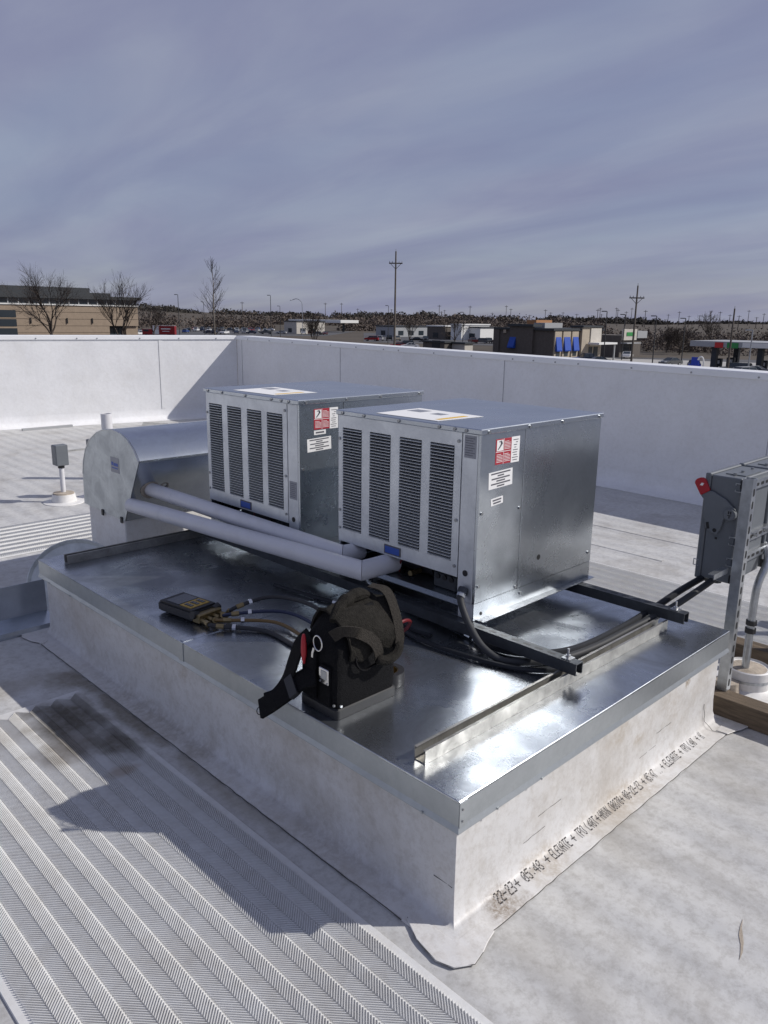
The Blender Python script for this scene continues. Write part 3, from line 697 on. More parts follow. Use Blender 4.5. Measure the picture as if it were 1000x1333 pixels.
build('hood_shell', skin(prof[1:], hx0+.004, hx1, .006), 'galv_hood', hood, smooth=True)
build('hood_front', MB().add([(hx0+.004, 2.9985, .4415), (hx1, 2.9985, .4415), (hx1, 2.788, .8135), (hx0+.004, 2.788, .8135), (hx0+.004, 3.0035, .4415), (hx1, 3.0035, .4415), (hx1, 2.793, .8135), (hx0+.004, 2.793, .8135)], [(3,2,1,0),(4,5,6,7),(0,1,5,4),(1,2,6,5),(2,3,7,6),(3,0,4,7)]), 'galv_hood', hood)
build('hood_edge', MB().box((hx0+.004, 2.781, .806), (hx1, 2.7845, .818)), 'galv', hood)
build('end_plate', MB().prism(prof, 0, hx0-.003, hx0+.001), 'galv_dull', hood)
build('end_plate', MB().prism(prof, 0, hx1+.001, hx1+.005), 'galv_dull', hood)
rim = MB().tube([(hx0-.003, a, b) for a, b in prof[1:-1]], .004, 5); build('end_rim', rim, 'galv', hood)
dp = build('data_plate', MB().box((hx0-.0042, 3.02, .712), (hx0-.0032, 3.125, .80)), 'label_grey', hood)
build('printed_lines', MB().box((hx0-.0050, 3.035, .750), (hx0-.0044, 3.085, .768)).box((hx0-.0050, 3.04, .735), (hx0-.0044, 3.11, .741)).box((hx0-.0050, 3.09, .752), (hx0-.0044, 3.115, .772)), 'badge_blue', dp)
for yy in (3.03, 3.27): build('hood_clip', MB().box((hx0-.012, yy-.012, .425), (hx0-.0032, yy+.012, .462)), 'rubber', hood, bevel=.003)
for i_, (yy, zz) in enumerate([(2.885, .555), (2.905, .63)]):
    pass
mb = MB()
def ringpts(c, r, t, n=14):
    return [(c[0]+r*math.cos(2*math.pi*i/n), c[1]+.56*r*math.sin(2*math.pi*i/n)*-.5, c[2]+r*math.sin(2*math.pi*i/n)) for i in range(n+1)]
build('pipe_sealant', MB().tube(ringpts((.700, 2.888, .632), .045, .01), .012, 6).tube(ringpts((.790, 2.885, .640), .02, .01), .006, 5), 'mastic', hood, smooth=True)

# ------------------------------------------------------------------ insulated line-set covers
def white_pipe(label, pts, r):
    t = thing('insulated_pipe', label, 'pipe', (pts[0][0], pts[0][1], 0), 'white jacketed refrigerant pipes')
    P = [Vector(p) for p in pts]
    d0 = (P[1]-P[0]).normalized(); d1 = (P[2]-P[1]).normalized()
    m_ = (d0-d1).normalized()          # mitred elbow
    bis = (d1-d0).normalized()
    def ringv(c, d, plane=None):
        o_ = Vector((0,0,1)); o_ = (o_-d*o_.dot(d)).normalized(); s_ = d.cross(o_); q = []
        for j in range(24):
            a = 2*math.pi*j/24; v = c+(o_*math.cos(a)+s_*math.sin(a))*r
            if plane is not None:
                v = v + d*((c-v).dot(plane)/d.dot(plane))
            q.append(v)
        return q
    def seg(c0, c1, d, pl0, pl1):
        a_ = ringv(c0, d, pl0); b_ = ringv(c1, d, pl1); n = 24
        return MB().add(a_+b_, [(j, (j+1) % n, n+(j+1) % n, n+j) for j in range(n)] + [tuple(range(n))[::-1], tuple(range(n, 2*n))])
    plane = (d0+d1).normalized()
    build('straight_cover', seg(P[0], P[1]-d0*.0015, d0, None, plane), 'pvc', t, smooth=True)
    build('elbow_cover', seg(P[1]+d1*.0015, P[2], d1, plane, None), 'pvc', t, smooth=True)
    jt = P[0].lerp(P[1], .18)
    build('cover_joint', MB().tube([jt, jt+d0*.02], r+.0012, 24), 'pvc', t, smooth=True)
    return t
white_pipe('thick white jacketed pipe along the front, its elbow entering lower under the louvers', [(.600, 2.925, .548), (.668, 1.090, .600), (.850, 1.086, .600)], .0405)
white_pipe('thick white jacketed pipe behind its twin, its elbow nearer the gap between units', [(.700, 2.935, .632), (.750, 1.300, .604), (.850, 1.296, .602)], .0385)

# ------------------------------------------------------------------ cables and conduits
def cable(label, pts, r, m='cable', name='cable', cat='cable', n=8, k=6, fittings=(), group=None):
    P = catmull(pts, k)
    o = build(name, MB().tube(P, r, n), m, smooth=True, loc=pts[0]); tag(o, label, cat, group)
    for (i, L_, fr, fm) in fittings:
        a = P[i]; d = (P[min(i+1, len(P)-1)]-P[max(i-1, 0)]).normalized()
        build('fitting', MB().cyl(a-d*L_/2, a+d*L_/2, fr, 8), fm, o)
    return o
zc_ = CT+.016
cable('grey flexible conduit dropping from the corner post of the condensing unit', [(.790, .664, .602), (.766, .655, .575), (.755, .628, .535), (.735, .575, .490), (.715, .50, .446), (.725, .42, .420), (.800, .345, .4165), (.92, .285, .4165), (1.10, .262, .4165), (1.35, .252, .425), (1.55, .215, .455), (1.70, .172, .508), (1.84, .150, .545)], .0135, 'conduit', 'flexible_conduit', 'conduit', 10, 8, [(3, .035, .0175, 'strut_grey'), (1, .022, .020, 'strut_dark')])
cable('thick black cable passing under the strut end and up to the disconnect box', [(1.05, 1.44, zc_), (.93, 1.18, zc_), (.86, .92, zc_), (.83, .72, zc_), (.80, .50, zc_), (.87, .375, zc_), (1.02, .302, zc_), (1.30, .288, zc_+.002), (1.52, .265, .452), (1.68, .232, .50), (1.84, .190, .546)], .0140, fittings=[(20, .03, .0165, 'steel'), (21, .008, .020, 'steel')])
cable('black cable looping on the cap beside the tool bag', [(1.00, 1.46, zc_-.003), (.84, 1.20, zc_-.003), (.72, .98, zc_-.003), (.66, .78, zc_-.003), (.665, .58, zc_-.003), (.72, .36, zc_-.004), (.83, .248, CT+.0105), (1.00, .236, CT+.0105), (1.30, .232, CT+.0105)], .0095, fittings=[(14, .025, .013, 'steel')])
cable('dark cable running under the louvered front of the near unit', [(.62, 1.62, CT+.011), (.66, 1.36, CT+.011), (.70, 1.18, CT+.011), (.715, 1.05, CT+.011), (.70, .86, CT+.011), (.715, .75, CT+.011)], .009, fittings=[(9, .03, .013, 'steel')])

# ------------------------------------------------------------------ tool bag
bag = thing('tool_bag', 'black and charcoal canvas tool bag standing on the cap', 'tool bag', (.16, .60, CT))
bx, by = .165, .605
def rrect(cx, cy, a, b, r, z, n=4):
    o_ = []
    for (sx, sy, st) in ((1,1,0), (-1,1,90), (-1,-1,180), (1,-1,270)):
        for i in range(n+1):
            t_ = R(st+90*i/n); o_.append((cx+sx*(a-r)+r*math.cos(t_), cy+sy*(b-r)+r*math.sin(t_), z))
    return o_
def loft(rings, capa=True, capb=True, jit=0, seed=1):
    rnd = random.Random(seed); n = len(rings[0]); vs = []; fs = []
    for k, r_ in enumerate(rings):
        for v in r_:
            j = jit if 0 < k else 0
            vs.append((v[0]+rnd.uniform(-j, j), v[1]+rnd.uniform(-j, j), v[2]+rnd.uniform(-j, j)))
    for i in range(len(rings)-1):
        for j in range(n): fs.append((i*n+j, i*n+(j+1) % n, (i+1)*n+(j+1) % n, (i+1)*n+j))
    if capa: fs.append(tuple(range(n))[::-1])
    if capb: fs.append(tuple(range((len(rings)-1)*n, len(rings)*n)))
    return MB().add(vs, fs)
build('base_tray', loft([rrect(bx, by, .128, .088, .012, CT+.0006), rrect(bx, by, .128, .088, .012, CT+.030), rrect(bx, by, .122, .082, .010, CT+.034)]), 'base_rubber', bag)
body = build('body', loft([rrect(bx, by, .1225, .083, .016, CT+.030), rrect(bx, by, .1245, .086, .018, CT+.08), rrect(bx, by, .124, .087, .02, CT+.13), rrect(bx, by, .122, .086, .022, CT+.18), rrect(bx+.002, by, .118, .083, .024, CT+.22), rrect(bx+.006, by+.002, .112, .078, .028, CT+0.237), rrect(bx+.012, by+.004, .102, .066, .03, CT+0.270), rrect(bx+.018, by+.006, .092, .05, .03, CT+0.296), rrect(bx+.022, by+.008, .080, .032, .025, CT+0.312)], jit=.0035, seed=4), 'nylon', bag, smooth=True)
# canvas flap rolled over the top, lumpy
fl = []
for i, (yy, z) in enumerate([(-.098, .205), (-.103, .245), (-.092, .285), (-.068, .325), (-.030, .352), (.012, .358), (.050, .345), (.080, .315), (.094, .27)]):
    fl.append((yy, z))
rnd = random.Random(12); vs = []; nX = 9
for lay in (0, 1):
    rr2 = random.Random(12)
    for (yy, z) in fl:
        for ix in range(nX):
            f = ix/(nX-1); x = bx-.082+.205*f
            b_ = .010*math.sin(f*9+yy*40)+rr2.uniform(-.006, .006) - .02*(f-.55)**2
            k_ = 1 if lay == 0 else .93
            vs.append((x + rr2.uniform(-.002, .002), by+yy*k_, CT+(z*.91+b_*.9) - (0 if lay == 0 else .007)))
m = len(fl)*nX; fs = []
for i in range(len(fl)-1):
    for j in range(nX-1):
        a_ = i*nX+j; fs += [(a_, a_+1, a_+nX+1, a_+nX), (m+a_, m+a_+nX, m+a_+nX+1, m+a_+1)]
for j in range(nX-1): fs += [(j, m+j, m+j+1, j+1), (m-nX+j, m-nX+j+1, 2*m-nX+j+1, 2*m-nX+j)]
for i in range(len(fl)-1): a_ = i*nX; fs += [(a_, a_+nX, m+a_+nX, m+a_), (a_+nX-1, m+a_+nX-1, m+a_+2*nX-1, a_+2*nX-1)]
build('canvas_flap', MB().add(vs, fs), 'canvas', bag, smooth=True)
roll = [(bx-.085, by-.02, CT+.292), (bx-.04, by+.0, CT+.318), (bx+.0, by+.006, CT+.334), (bx+.05, by+.01, CT+.338), (bx+.10, by+.005, CT+.322)]
build('rolled_top', MB().tube(catmull(roll, 4), [.012, .016, .019, .021, .022, .020, .022, .024, .022, .019, .021, .023, .022, .019, .016, .012, .008], 9), 'canvas', bag, smooth=True)
# carry handle and its straps on the -y side
h1 = catmull([(bx-.118, by-.055, CT+.262), (bx-.100, by-.085, CT+.283), (bx-.055, by-.108, CT+.272), (bx-.005, by-.118, CT+.235), (bx+.018, by-.117, CT+.190), (bx+.020, by-.110, CT+.168)], 6)
build('handle_strap', MB().band(h1, [(0, -.25, 1.0) if i < 12 else (.9, 0, .35) for i in range(len(h1))], .036, .004), 'webbing', bag, smooth=True)
h2 = catmull([(bx+.108, by+.02, CT+.352), (bx+.122, by-.04, CT+.345), (bx+.124, by-.080, CT+.285), (bx+.120, by-.105, CT+.215), (bx+.110, by-.110, CT+.175)], 6)
build('handle_strap', MB().band(h2, (1, -.2, .1), .032, .004), 'webbing', bag, smooth=True)
grip = catmull([(bx+.012, by-.112, CT+.170), (bx+.045, by-.124, CT+.160), (bx+.085, by-.122, CT+.166), (bx+.118, by-.108, CT+.188)], 6)
build('handle_grip', MB().tube(grip, [.011]+[.016]*(len(grip)-2)+[.011], 9), 'canvas', bag, smooth=True)
loop = catmull([(bx-.055, by-.090, CT+.215), (bx-.060, by-.100, CT+.17), (bx-.03, by-.103, CT+.143), (bx+.02, by-.108, CT+.152)], 5)
build('webbing_loop', MB().band(loop, (0, -1, .2), .010, .004), 'nylon', bag)
# end panel: reinforced column, clip plate, ring
ex = bx-.1235
build('side_column', MB().box((ex-.008, by-.060, CT+.036), (ex+.004, by-.012, CT+.165)), 'nylon', bag, bevel=.003)
build('side_pocket', MB().box((ex-.014, by+.004, CT+.040), (ex+.006, by+.070, CT+.20)), 'nylon', bag, bevel=.006)
cp = build('clip_plate', MB().box((ex-.0125, by-.058, CT+.108), (ex-.0082, by-.014, CT+.158)), 'steel', bag, bevel=.002)
build('clip_inset', MB().box((ex-.0140, by-.050, CT+.124), (ex-.0126, by-.024, CT+.152)), 'strut_grey', cp, bevel=.0005)
for yy in (by-.052, by-.020): build('clip_rivet', MB().cyl((ex-.0125, yy, CT+.114), (ex-.015, yy, CT+.114), .003, 8), 'screw', cp)
rg = [(ex-.012, by-.010+.020*math.cos(a), CT+.232+.024*math.sin(a)) for a in [i*math.pi/9 for i in range(19)]]
build('carry_ring', MB().tube(rg, .0022, 6), 'steel', bag, smooth=True)
build('ring_tab', MB().band([(ex-.013, by+.006, CT+.212), (ex-.014, by+.012, CT+.195), (ex-.012, by+.016, CT+.178)], (0, 1, 0), .008, .004), 'steel', bag)
for yy in (by-.075, by+.078): build('base_rivet', MB().cyl((ex-.002, yy, CT+.047), (ex-.006, yy, CT+.047), .0045, 8), 'screw', bag)
build('base_rivet', MB().cyl((bx-.112, by-.086, CT+.045), (bx-.112, by-.092, CT+.045), .0045, 8), 'screw', bag)
# shoulder strap sagging over the edge of the cap
s1_ = catmull([(ex+.01, by+.055, CT+.235), (ex-.015, by+.075, CT+.20), (ex-.030, by+.090, CT+.14), (ex-.045, by+.105, CT+.075), (ex-.070, by+.125, CT+.030), (ex-.098, by+.150, CT+.012)], 6)
build('shoulder_strap', MB().band(s1_, [(.25, 1, .25)]*len(s1_), .056, .007), 'nylon', bag, smooth=True)
s2_ = catmull([(ex-.014, by-.004, CT+.125), (ex-.032, by+.035, CT+.105), (ex-.060, by+.075, CT+.062), (ex-.092, by+.112, CT+.022), (ex-.115, by+.150, CT-.012)], 6)
build('strap_pad', MB().band(s2_, [(.3, 1, .45)]*len(s2_), .064, .012), 'nylon', bag, smooth=True)
build('strap_slider', MB().band([(ex-.048, by+.055, CT+.088), (ex-.062, by+.073, CT+.066)], (.3, 1, .45), .072, .018), 'rubber', bag)
build('strap_ring', MB().tube([(ex-.118+.006*math.sin(a), by+.150+.013*math.cos(a), CT-.016+.010*math.sin(a)) for a in [i*math.pi/6 for i in range(13)]], .0016, 5), 'rubber', bag)
tag(build('pliers', MB().tube(catmull([(ex-.02, by+.048, CT+.150), (ex-.022, by+.046, CT+.20), (ex-.018, by+.050, CT+.245)], 4), [.004, .006, .008, .009, .009, .0085, .008, .007, .004], 8), 'lever_red', smooth=True, loc=(ex-.02, by+.048, CT+.15)), 'red pliers handle sticking out of the tool bag', 'pliers')
tape = thing('tape_roll', 'dark roll of tape lying behind the tool bag', 'tape roll', (.335, .600, CT))
rp_ = [(.035, .0), (.055, .0), (.057, .012), (.055, .046), (.035, .046), (.034, .02), (.035, .0)]
build('tape', MB().lathe((.335, .600, CT+.0008), rp_, 24), 'rubber', tape, smooth=True); build('tape_core', MB().lathe((.335, .600, CT+.0012), [(.032, 0), (.0345, 0), (.0345, .044), (.032, .044), (.032, 0)], 20), 'brass', tape)

# ------------------------------------------------------------------ manifold gauge and hoses
gz = CT
gauge = thing('manifold_gauge', 'black digital manifold gauge with an amber keypad lying on the cap', 'gauge', (.18, 1.60, gz))
ga = Vector((.16, -.987, 0)).normalized()      # long axis towards the hoses
gs = Vector((-ga.y, ga.x, 0))
gc = Vector((.170, 1.600, gz))
grot = Matrix((ga, gs, Vector((0,0,1)))).transposed()
def gp(a, b, z): return gc + ga*a + gs*b + Vector((0,0,z))
build('housing', MB().cbox(gp(0, 0, .030), (.215, .138, .044), grot), 'rubber', gauge, bevel=.009)
build('bumper', MB().cbox(gp(0, 0, .0128), (.150, .10, .024), grot), 'rubber', gauge, bevel=.004)
build('screen', MB().cbox(gp(-.034, 0, .0532), (.080, .098, .0026), grot), 'gauge_face', gauge)
kp = build('keypad', MB().cbox(gp(.045, 0, .0532), (.066, .098, .0026), grot), 'gauge_yellow', gauge)
for a_ in (.03, .045, .06):
    for b_ in (-.03, 0, .03): build('key', MB().cbox(gp(a_, b_, .0555), (.010, .016, .003), grot), 'gauge_face', kp)
for b_ in (-.045, .045):
    build('valve_knob', MB().cyl(gp(.108, b_*.9, .030), gp(.108, b_*1.55, .038), .016, 10), 'rubber', gauge)
build('manifold_block', MB().cbox(gp(.118, 0, .022), (.042, .12, .036), grot), 'brass', gauge, bevel=.004)
for k in range(4):
    b_ = -.048+.032*k
    build('port', MB().cyl(gp(.138, b_, .020), gp(.172, b_*1.1, .018), .0095, 6), 'brass', gauge)
hk = catmull([gp(-.095, .0, .030), gp(-.118, -.004, .030), gp(-.130, -.01, .018), gp(-.128, -.02, .006)], 5)
build('hanging_hook', MB().tube(hk, .003, 6), 'strut_grey', gauge); build('hook_swivel', MB().cyl(gp(-.094, 0, .03), gp(-.108, 0, .03), .009, 8), 'rubber', gauge)
random.seed(2)
hg = 'refrigerant hoses of the gauge'
def hose(label, m, pts, r=.0072): return cable(label, pts, r, m, 'refrigerant_hose', 'hose', 8, 7, [(1, .03, .0105, 'brass'), (3, .018, .0125, 'brass'), (8, .03, .0105, 'brass'), (10, .014, .0125, 'steel')], hg)
e0 = [gp(.174, -.048*1.1+.032*1.1*k, .018) for k in range(4)]
hose('black refrigerant hose arching from the gauge to the tool bag', 'rubber', [e0[3], e0[3]+ga*.03+Vector((.02, 0, .035)), (.42, 1.36, CT+.075), (.46, 1.16, CT+.085), (.44, .98, CT+.055), (.41, .80, CT+.02), (.40, .70, CT+.012)], .0085)
hose('dull yellow refrigerant hose between the gauge and the tool bag', 'hose_yellow', [e0[1], e0[1]+ga*.05+Vector((0, 0, .012)), (.34, 1.24, CT+.022), (.345, 1.05, CT+.012), (.335, .90, CT+.010), (.34, .76, CT+.009)])
hose('blue refrigerant hose lying flat beside the yellow hose', 'hose_blue', [e0[2], e0[2]+ga*.05+Vector((.01, .005, .022)), (.39, 1.27, CT+.045), (.415, 1.10, CT+.040), (.39, .92, CT+.012), (.372, .72, CT+.009)])
hose('black refrigerant hose lying flat, nearest the skirt of the cap', 'rubber', [e0[0], e0[0]+ga*.05, (.275, 1.22, CT+.010), (.275, 1.02, CT+.0095), (.265, .86, CT+.0095), (.235, .735, CT+.0095)], .0088)
cable('red hose looping up behind the tool bag', [(.36, .98, CT+.009), (.46, .93, CT+.009), (.545, .86, CT+.012), (.60, .79, CT+.05), (.585, .74, CT+.105), (.53, .72, CT+.13), (.45, .72, CT+.11), (.38, .725, CT+.055), (.36, .73, CT+.012)], .0068, 'hose_red', 'refrigerant_hose', 'hose', 8, 7, [], hg)

# ------------------------------------------------------------------ disconnect stand
stand = thing('disconnect_stand', 'galvanized slotted strut frame on timber sleepers beside the curb', 'strut frame', (1.76, .05, .09))
def cstrut(p0, p1, face, wd=.041):
    """C strut with a slotted web; face = direction of the slotted web"""
    p0, p1, fc = Vector(p0), Vector(p1), Vector(face); d = (p1-p0).normalized(); s = d.cross(fc).normalized(); th = .003; h = wd/2
    pr = [(-h, h), (h, h), (h, -h), (h-.009, -h), (h-.009, -h+th), (h-th, -h+th), (h-th, h-th), (-h+th, h-th), (-h+th, -h+th), (-h+.009, -h+th), (-h+.009, -h), (-h, -h)]
    n = len(pr); vs = [p0+s*a+fc*b for a, b in pr] + [p1+s*a+fc*b for a, b in pr]
    o = build('strut', MB().add(vs, [tuple(range(n))[::-1], tuple(range(n, 2*n))] + [(i, (i+1) % n, n+(i+1) % n, n+i) for i in range(n)]), 'strut_grey', stand)
    Ln = (p1-p0).length; first = None; q = .035; rot = Matrix((d, s, fc)).transposed()
    while q < Ln-.02:
        c = p0+d*q+fc*(h+.0004)
        if first is None:
            pts = [((.009*(1 if math.cos(a) >= 0 else -1)+.0068*math.cos(a)), .0068*math.sin(a)) for a in [i*math.pi/5 for i in range(10)]]
            vv = [c + rot @ Vector((a, b, 0)) for a, b in pts] + [c + rot @ Vector((a, b, .0006)) for a, b in pts]
            first = build('slot', MB().add(vv, [tuple(range(10))[::-1], tuple(range(10, 20))] + [(i, (i+1) % 10, 10+(i+1) % 10, 10+i) for i in range(10)]), 'black', o); c0 = c
        else: share(first, o, c-c0)
        q += .0508
    return o
YS = .045
cstrut((1.775, YS-.002, .0925), (1.775, YS-.002, .995), (0, -1, 0)); cstrut((2.345, YS-.002, .0925), (2.345, YS-.002, .995), (0, -1, 0)); cstrut((2.92, YS-.002, .0925), (2.92, YS-.002, .995), (0, -1, 0))
# open back-to-back half of the front post
for z in (.945, .722, .632): cstrut((1.796, YS+.0415, z), (2.94, YS+.0415, z), (0, -1, 0), .036)
build('strut_back', MB().box((1.62, .075, .618), (1.754, .100, .622)).box((1.62, .075, .60), (1.754, .079, .618)), 'strut_grey', stand)
for x_, z in ((1.83, .722), (1.83, .632), (2.30, .722), (1.95, .722), (2.07, .722)): build('bolt', MB().cyl((x_, YS+.022, z+.006), (x_, YS+.004, z+.006), .008, 6), 'steel', stand)
for k, (x_, lbl) in enumerate([(1.735, 'brown timber sleeper beneath the post next to the curb end'), (2.345, 'brown timber sleeper beyond the round pitch pocket'), (2.92, 'brown timber sleeper beneath the farthest stand post')]):
    tag(build('timber_sleeper', MB().box((x_-.047, -.95, .0007), (x_+.047, .155 if k == 0 else .24, .0917)), 'wood', bevel=.003, loc=(x_, -.4, 0)), lbl, 'timber', 'timber sleepers under the stand')
def enclosure(x0, label, lever):
    y0, y1, z0, z1, wd = .0725, .205, .540, .982, .30
    t = thing('disconnect_box', label, 'disconnect box', (x0, y0, z0), 'grey disconnect boxes on the stand')
    build('box', MB().box((x0, y0+.010, z0), (x0+wd, y1, z1)), 'enclosure', t, bevel=.004)
    build('door', MB().box((x0-.005, y1+.0005, z0-.004), (x0+wd+.005, y1+.024, z1+.006)), 'enclosure', t, bevel=.004)
    build('top_flange', MB().box((x0+.06, y0+.02, z1+.0003), (x0+.22, y0+.10, z1+.004)), 'enclosure', t)
    for x_ in (.05, .13, .23): build('hub_screw', MB().cyl((x0+x_, y0+.06, z1+.0003 if x_ == .05 else z1+.0042), (x0+x_, y0+.06, z1+.012), .007, 8), 'screw', t)
    build('hasp', MB().tube([(x0-.003, y1+.012, z0+.05), (x0-.003, y1+.034, z0+.05), (x0-.003, y1+.034, z0+.075), (x0-.003, y1+.012, z0+.075)], .0025, 6), 'strut_grey', t)
    build('mounting_tab', MB().box((x0+.03, y0-.0005, z0+.05), (x0+.10, y0+.0095, z1-.03)), 'strut_grey', t)
    for zz in (z0+.44-.02, z0+.02): build('hinge_clip', MB().cbox((x0+.004, y0+.004, zz), (.018, .022, .036)), 'rubber', t, bevel=.003)
    build('conduit_hub', MB().cyl((x0+.055, .160, z0-.022), (x0+.055, .160, z0), .024, 10), 'strut_dark', t); build('conduit_hub', MB().cyl((x0+.055, .185+.02, z0-.018), (x0+.055, .185, z0), .02, 10), 'strut_dark', t)
    if lever:
        gp_ = [(.20, .918), (.185, .915), (.131, .891), (.089, .855), (.088, .827), (.107, .811), (.132, .809), (.141, .763), (.155, .740), (.18, .745), (.201, .760), (.215, .812), (.216, .871), (.236, .892)]
        lv = build('lever_plate', MB().prism(gp_, 0, x0-.014, x0-.006), 'enclosure', t, bevel=.0015)
        build('lever_spindle', MB().cyl((x0-.0005, .108, .833), (x0-.021, .108, .833), .024, 18), 'enclosure', t, bevel=.001)
        rd = [(.266, .940), (.265, .950), (.258, .959), (.247, .965), (.234, .967), (.225, .963), (.218, .953), (.200, .9185), (.236, .8925)]
        build('lever_grip', MB().prism(rd, 0, x0-.017, x0-.0035), 'lever_red', lv, bevel=.002)
        build('lever_hole', MB().prism([(.243, .935), (.236, .946), (.226, .945), (.231, .934)], 0, x0-.0176, x0-.0171), 'white_paper', lv)
        build('spindle_mark', MB().box((x0-.0216, .101, .836), (x0-.0212, .106, .848)).box((x0-.0216, .109, .836), (x0-.0212, .114, .848)).box((x0-.0216, .100, .829), (x0-.0212, .116, .832)).box((x0-.0216, .106, .818), (x0-.0212, .110, .829)), 'black', lv)
        build('lock_hole', MB().cyl((x0-.0144, .163, .757), (x0-.0149, .163, .757), .0085, 12), 'black', lv)
        build('lock_slot', MB().cbox((x0-.0147, .193, .772), (.0006, .012, .028), Matrix.Rotation(R(-14), 3, 'X')), 'black', lv)
        build('lever_pointer', MB().box((x0-.0147, .148, .72), (x0-.0143, .158, .73)), 'black', t)
    return t
enclosure(1.800, 'grey disconnect box with a red lever beside the condensing unit', True)
enclosure(2.135, 'grey disconnect box mounted behind the box with the red lever', False)
enclosure(2.47, 'grey disconnect box at the far end of the strut frame', False)
pp = thing('pitch_pocket', 'round pitch pocket filled with brown sealant between the sleepers', 'pitch pocket', (2.06, .05, 0), 'sealed roof penetrations')
build('skirt', MB().lathe((2.06, .05, .0006), [(.17, 0), (.17, .004), (.115, .007), (.098, .02), (.096, .10), (.090, .104), (.088, .096)], 28), 'tpo_stub', pp, smooth=True)
build('sealant', MB().lathe((2.06, .05, .06), [(.09, 0), (.089, .034), (.05, .042), (.0, .045)], 28), 'mastic', pp, smooth=True)
build('strap', MB().lathe((2.06, .05, .052), [(.0975, 0), (.0985, 0), (.0985, .012), (.0975, .012), (.0975, 0)], 28), 'strut_grey', pp)
build('side_lobe', MB().lathe((1.935, .088, .0006), [(.09, 0), (.088, .004), (.056, .01), (.05, .06), (.0, .068)], 18), 'mastic', pp, smooth=True)
tag(build('rigid_conduit', MB().tube(catmull([(2.035, .055, .10), (2.035, .055, .40), (2.04, .050, .50), (2.10, .045, .60), (2.19, .118, .66)], 5), .0165, 10), 'strut_grey', smooth=True, loc=(2.035, .055, .1)), 'grey rigid conduit rising out of the round pitch pocket', 'conduit')
cl = MB().cyl((2.035, .055, .305), (2.035, .055, .325), .024, 8).cyl((2.035, .055, .268), (2.035, .055, .29), .024, 8)
build('coupling', cl, 'rubber', bpy.data.objects['rigid_conduit'])
bpy.data.objects['rigid_conduit'].children[0].location = (0, 0, 0)

# ------------------------------------------------------------------ penetrations and clutter by the hood
def stub(x, y, zb, label, hh):
    t = thing('conduit_stub', label, 'junction box', (x, y, 0), 'junction boxes on conduit stubs')
    build('boot', MB().lathe((x, y, .0006), [(.17, 0), (.168, .005), (.105, .012), (.095, .06), (.092, .075), (.0, .080)], 24), 'tpo_stub', t, smooth=True)
    build('boot_sealant', MB().lathe((x, y, .074), [(.088, 0), (.085, .012), (.0, .018)], 20), 'mastic', t, smooth=True)
    build('post', MB().cyl((x, y, .08), (x, y, zb+.01), .021, 12), 'pvc', t, smooth=True)
    build('connector', MB().cyl((x, y, zb-.025), (x, y, zb), .027, 12), 'rubber', t)
    bx_ = build('box', MB().cbox((x, y, zb+hh/2), (.105, .085, hh)), 'enclosure', t, bevel=.004)
    build('box_lid', MB().cbox((x-.0545, y, zb+hh/2), (.004, .080, hh-.008)), 'enclosure', bx_, bevel=.0015)
    return t
stub(1.255, 5.52, .325, 'grey junction box on a white conduit stub standing clear of the hood', .175)
stub(1.56, 5.52, .345, 'grey junction box on a conduit stub half hidden by the hood', .175)
v_ = build('vent_pipe', MB().lathe((2.0, 6.2, 0), [(.16, .0006), (.16, .005), (.09, .01), (.062, .03), (.054, .10), (.052, .645), (.044, .645), (.044, .40), (.0, .40)], 24), 'pvc', smooth=True, loc=(2.0, 6.2, 0))
tag(v_, 'white plastic vent pipe rising behind the round hood', 'vent pipe')
tag(build('membrane_scrap', MB().add([(3.95, 9.35, .0008), (4.30, 9.20, .0008), (4.36, 9.30, .03), (4.08, 9.50, .05), (3.95, 9.35, .006), (4.30, 9.20, .006), (4.36, 9.30, .036), (4.08, 9.50, .056)], [(3,2,1,0),(4,5,6,7),(0,1,5,4),(1,2,6,5),(2,3,7,6),(3,0,4,7)]), 'scrap', loc=(4.1, 9.3, 0)), 'curled grey membrane scrap by the foot of the sunlit parapet', 'scrap', 'scraps on the roof')
tag(build('trim_strip', MB().box((2.55, 10.02, .0008), (3.25, 10.06, .03)), 'trim_grey', loc=(2.9, 10.04, 0)), 'long thin metal trim strip lying along the sunlit parapet', 'metal strip', 'scraps on the roof')
tag(build('membrane_scrap', MB().box((2.30, 8.0, .0008), (2.62, 8.05, .012)), 'scrap', loc=(2.45, 8.02, 0)), 'flat grey scrap strip on the open roof near the junction boxes', 'scrap', 'scraps on the roof')
tag(build('dried_smear', MB().prism([(.47, -.560), (.50, -.556), (.535, -.545), (.56, -.533), (.585, -.520), (.62, -.509), (.59, -.5145), (.555, -.524), (.525, -.541), (.495, -.5525)], 2, .0006, .0018), 'mastic', loc=(.545, -.534, 0)), 'thin dried brown smear on the open roof beside the printed flashing', 'smear')
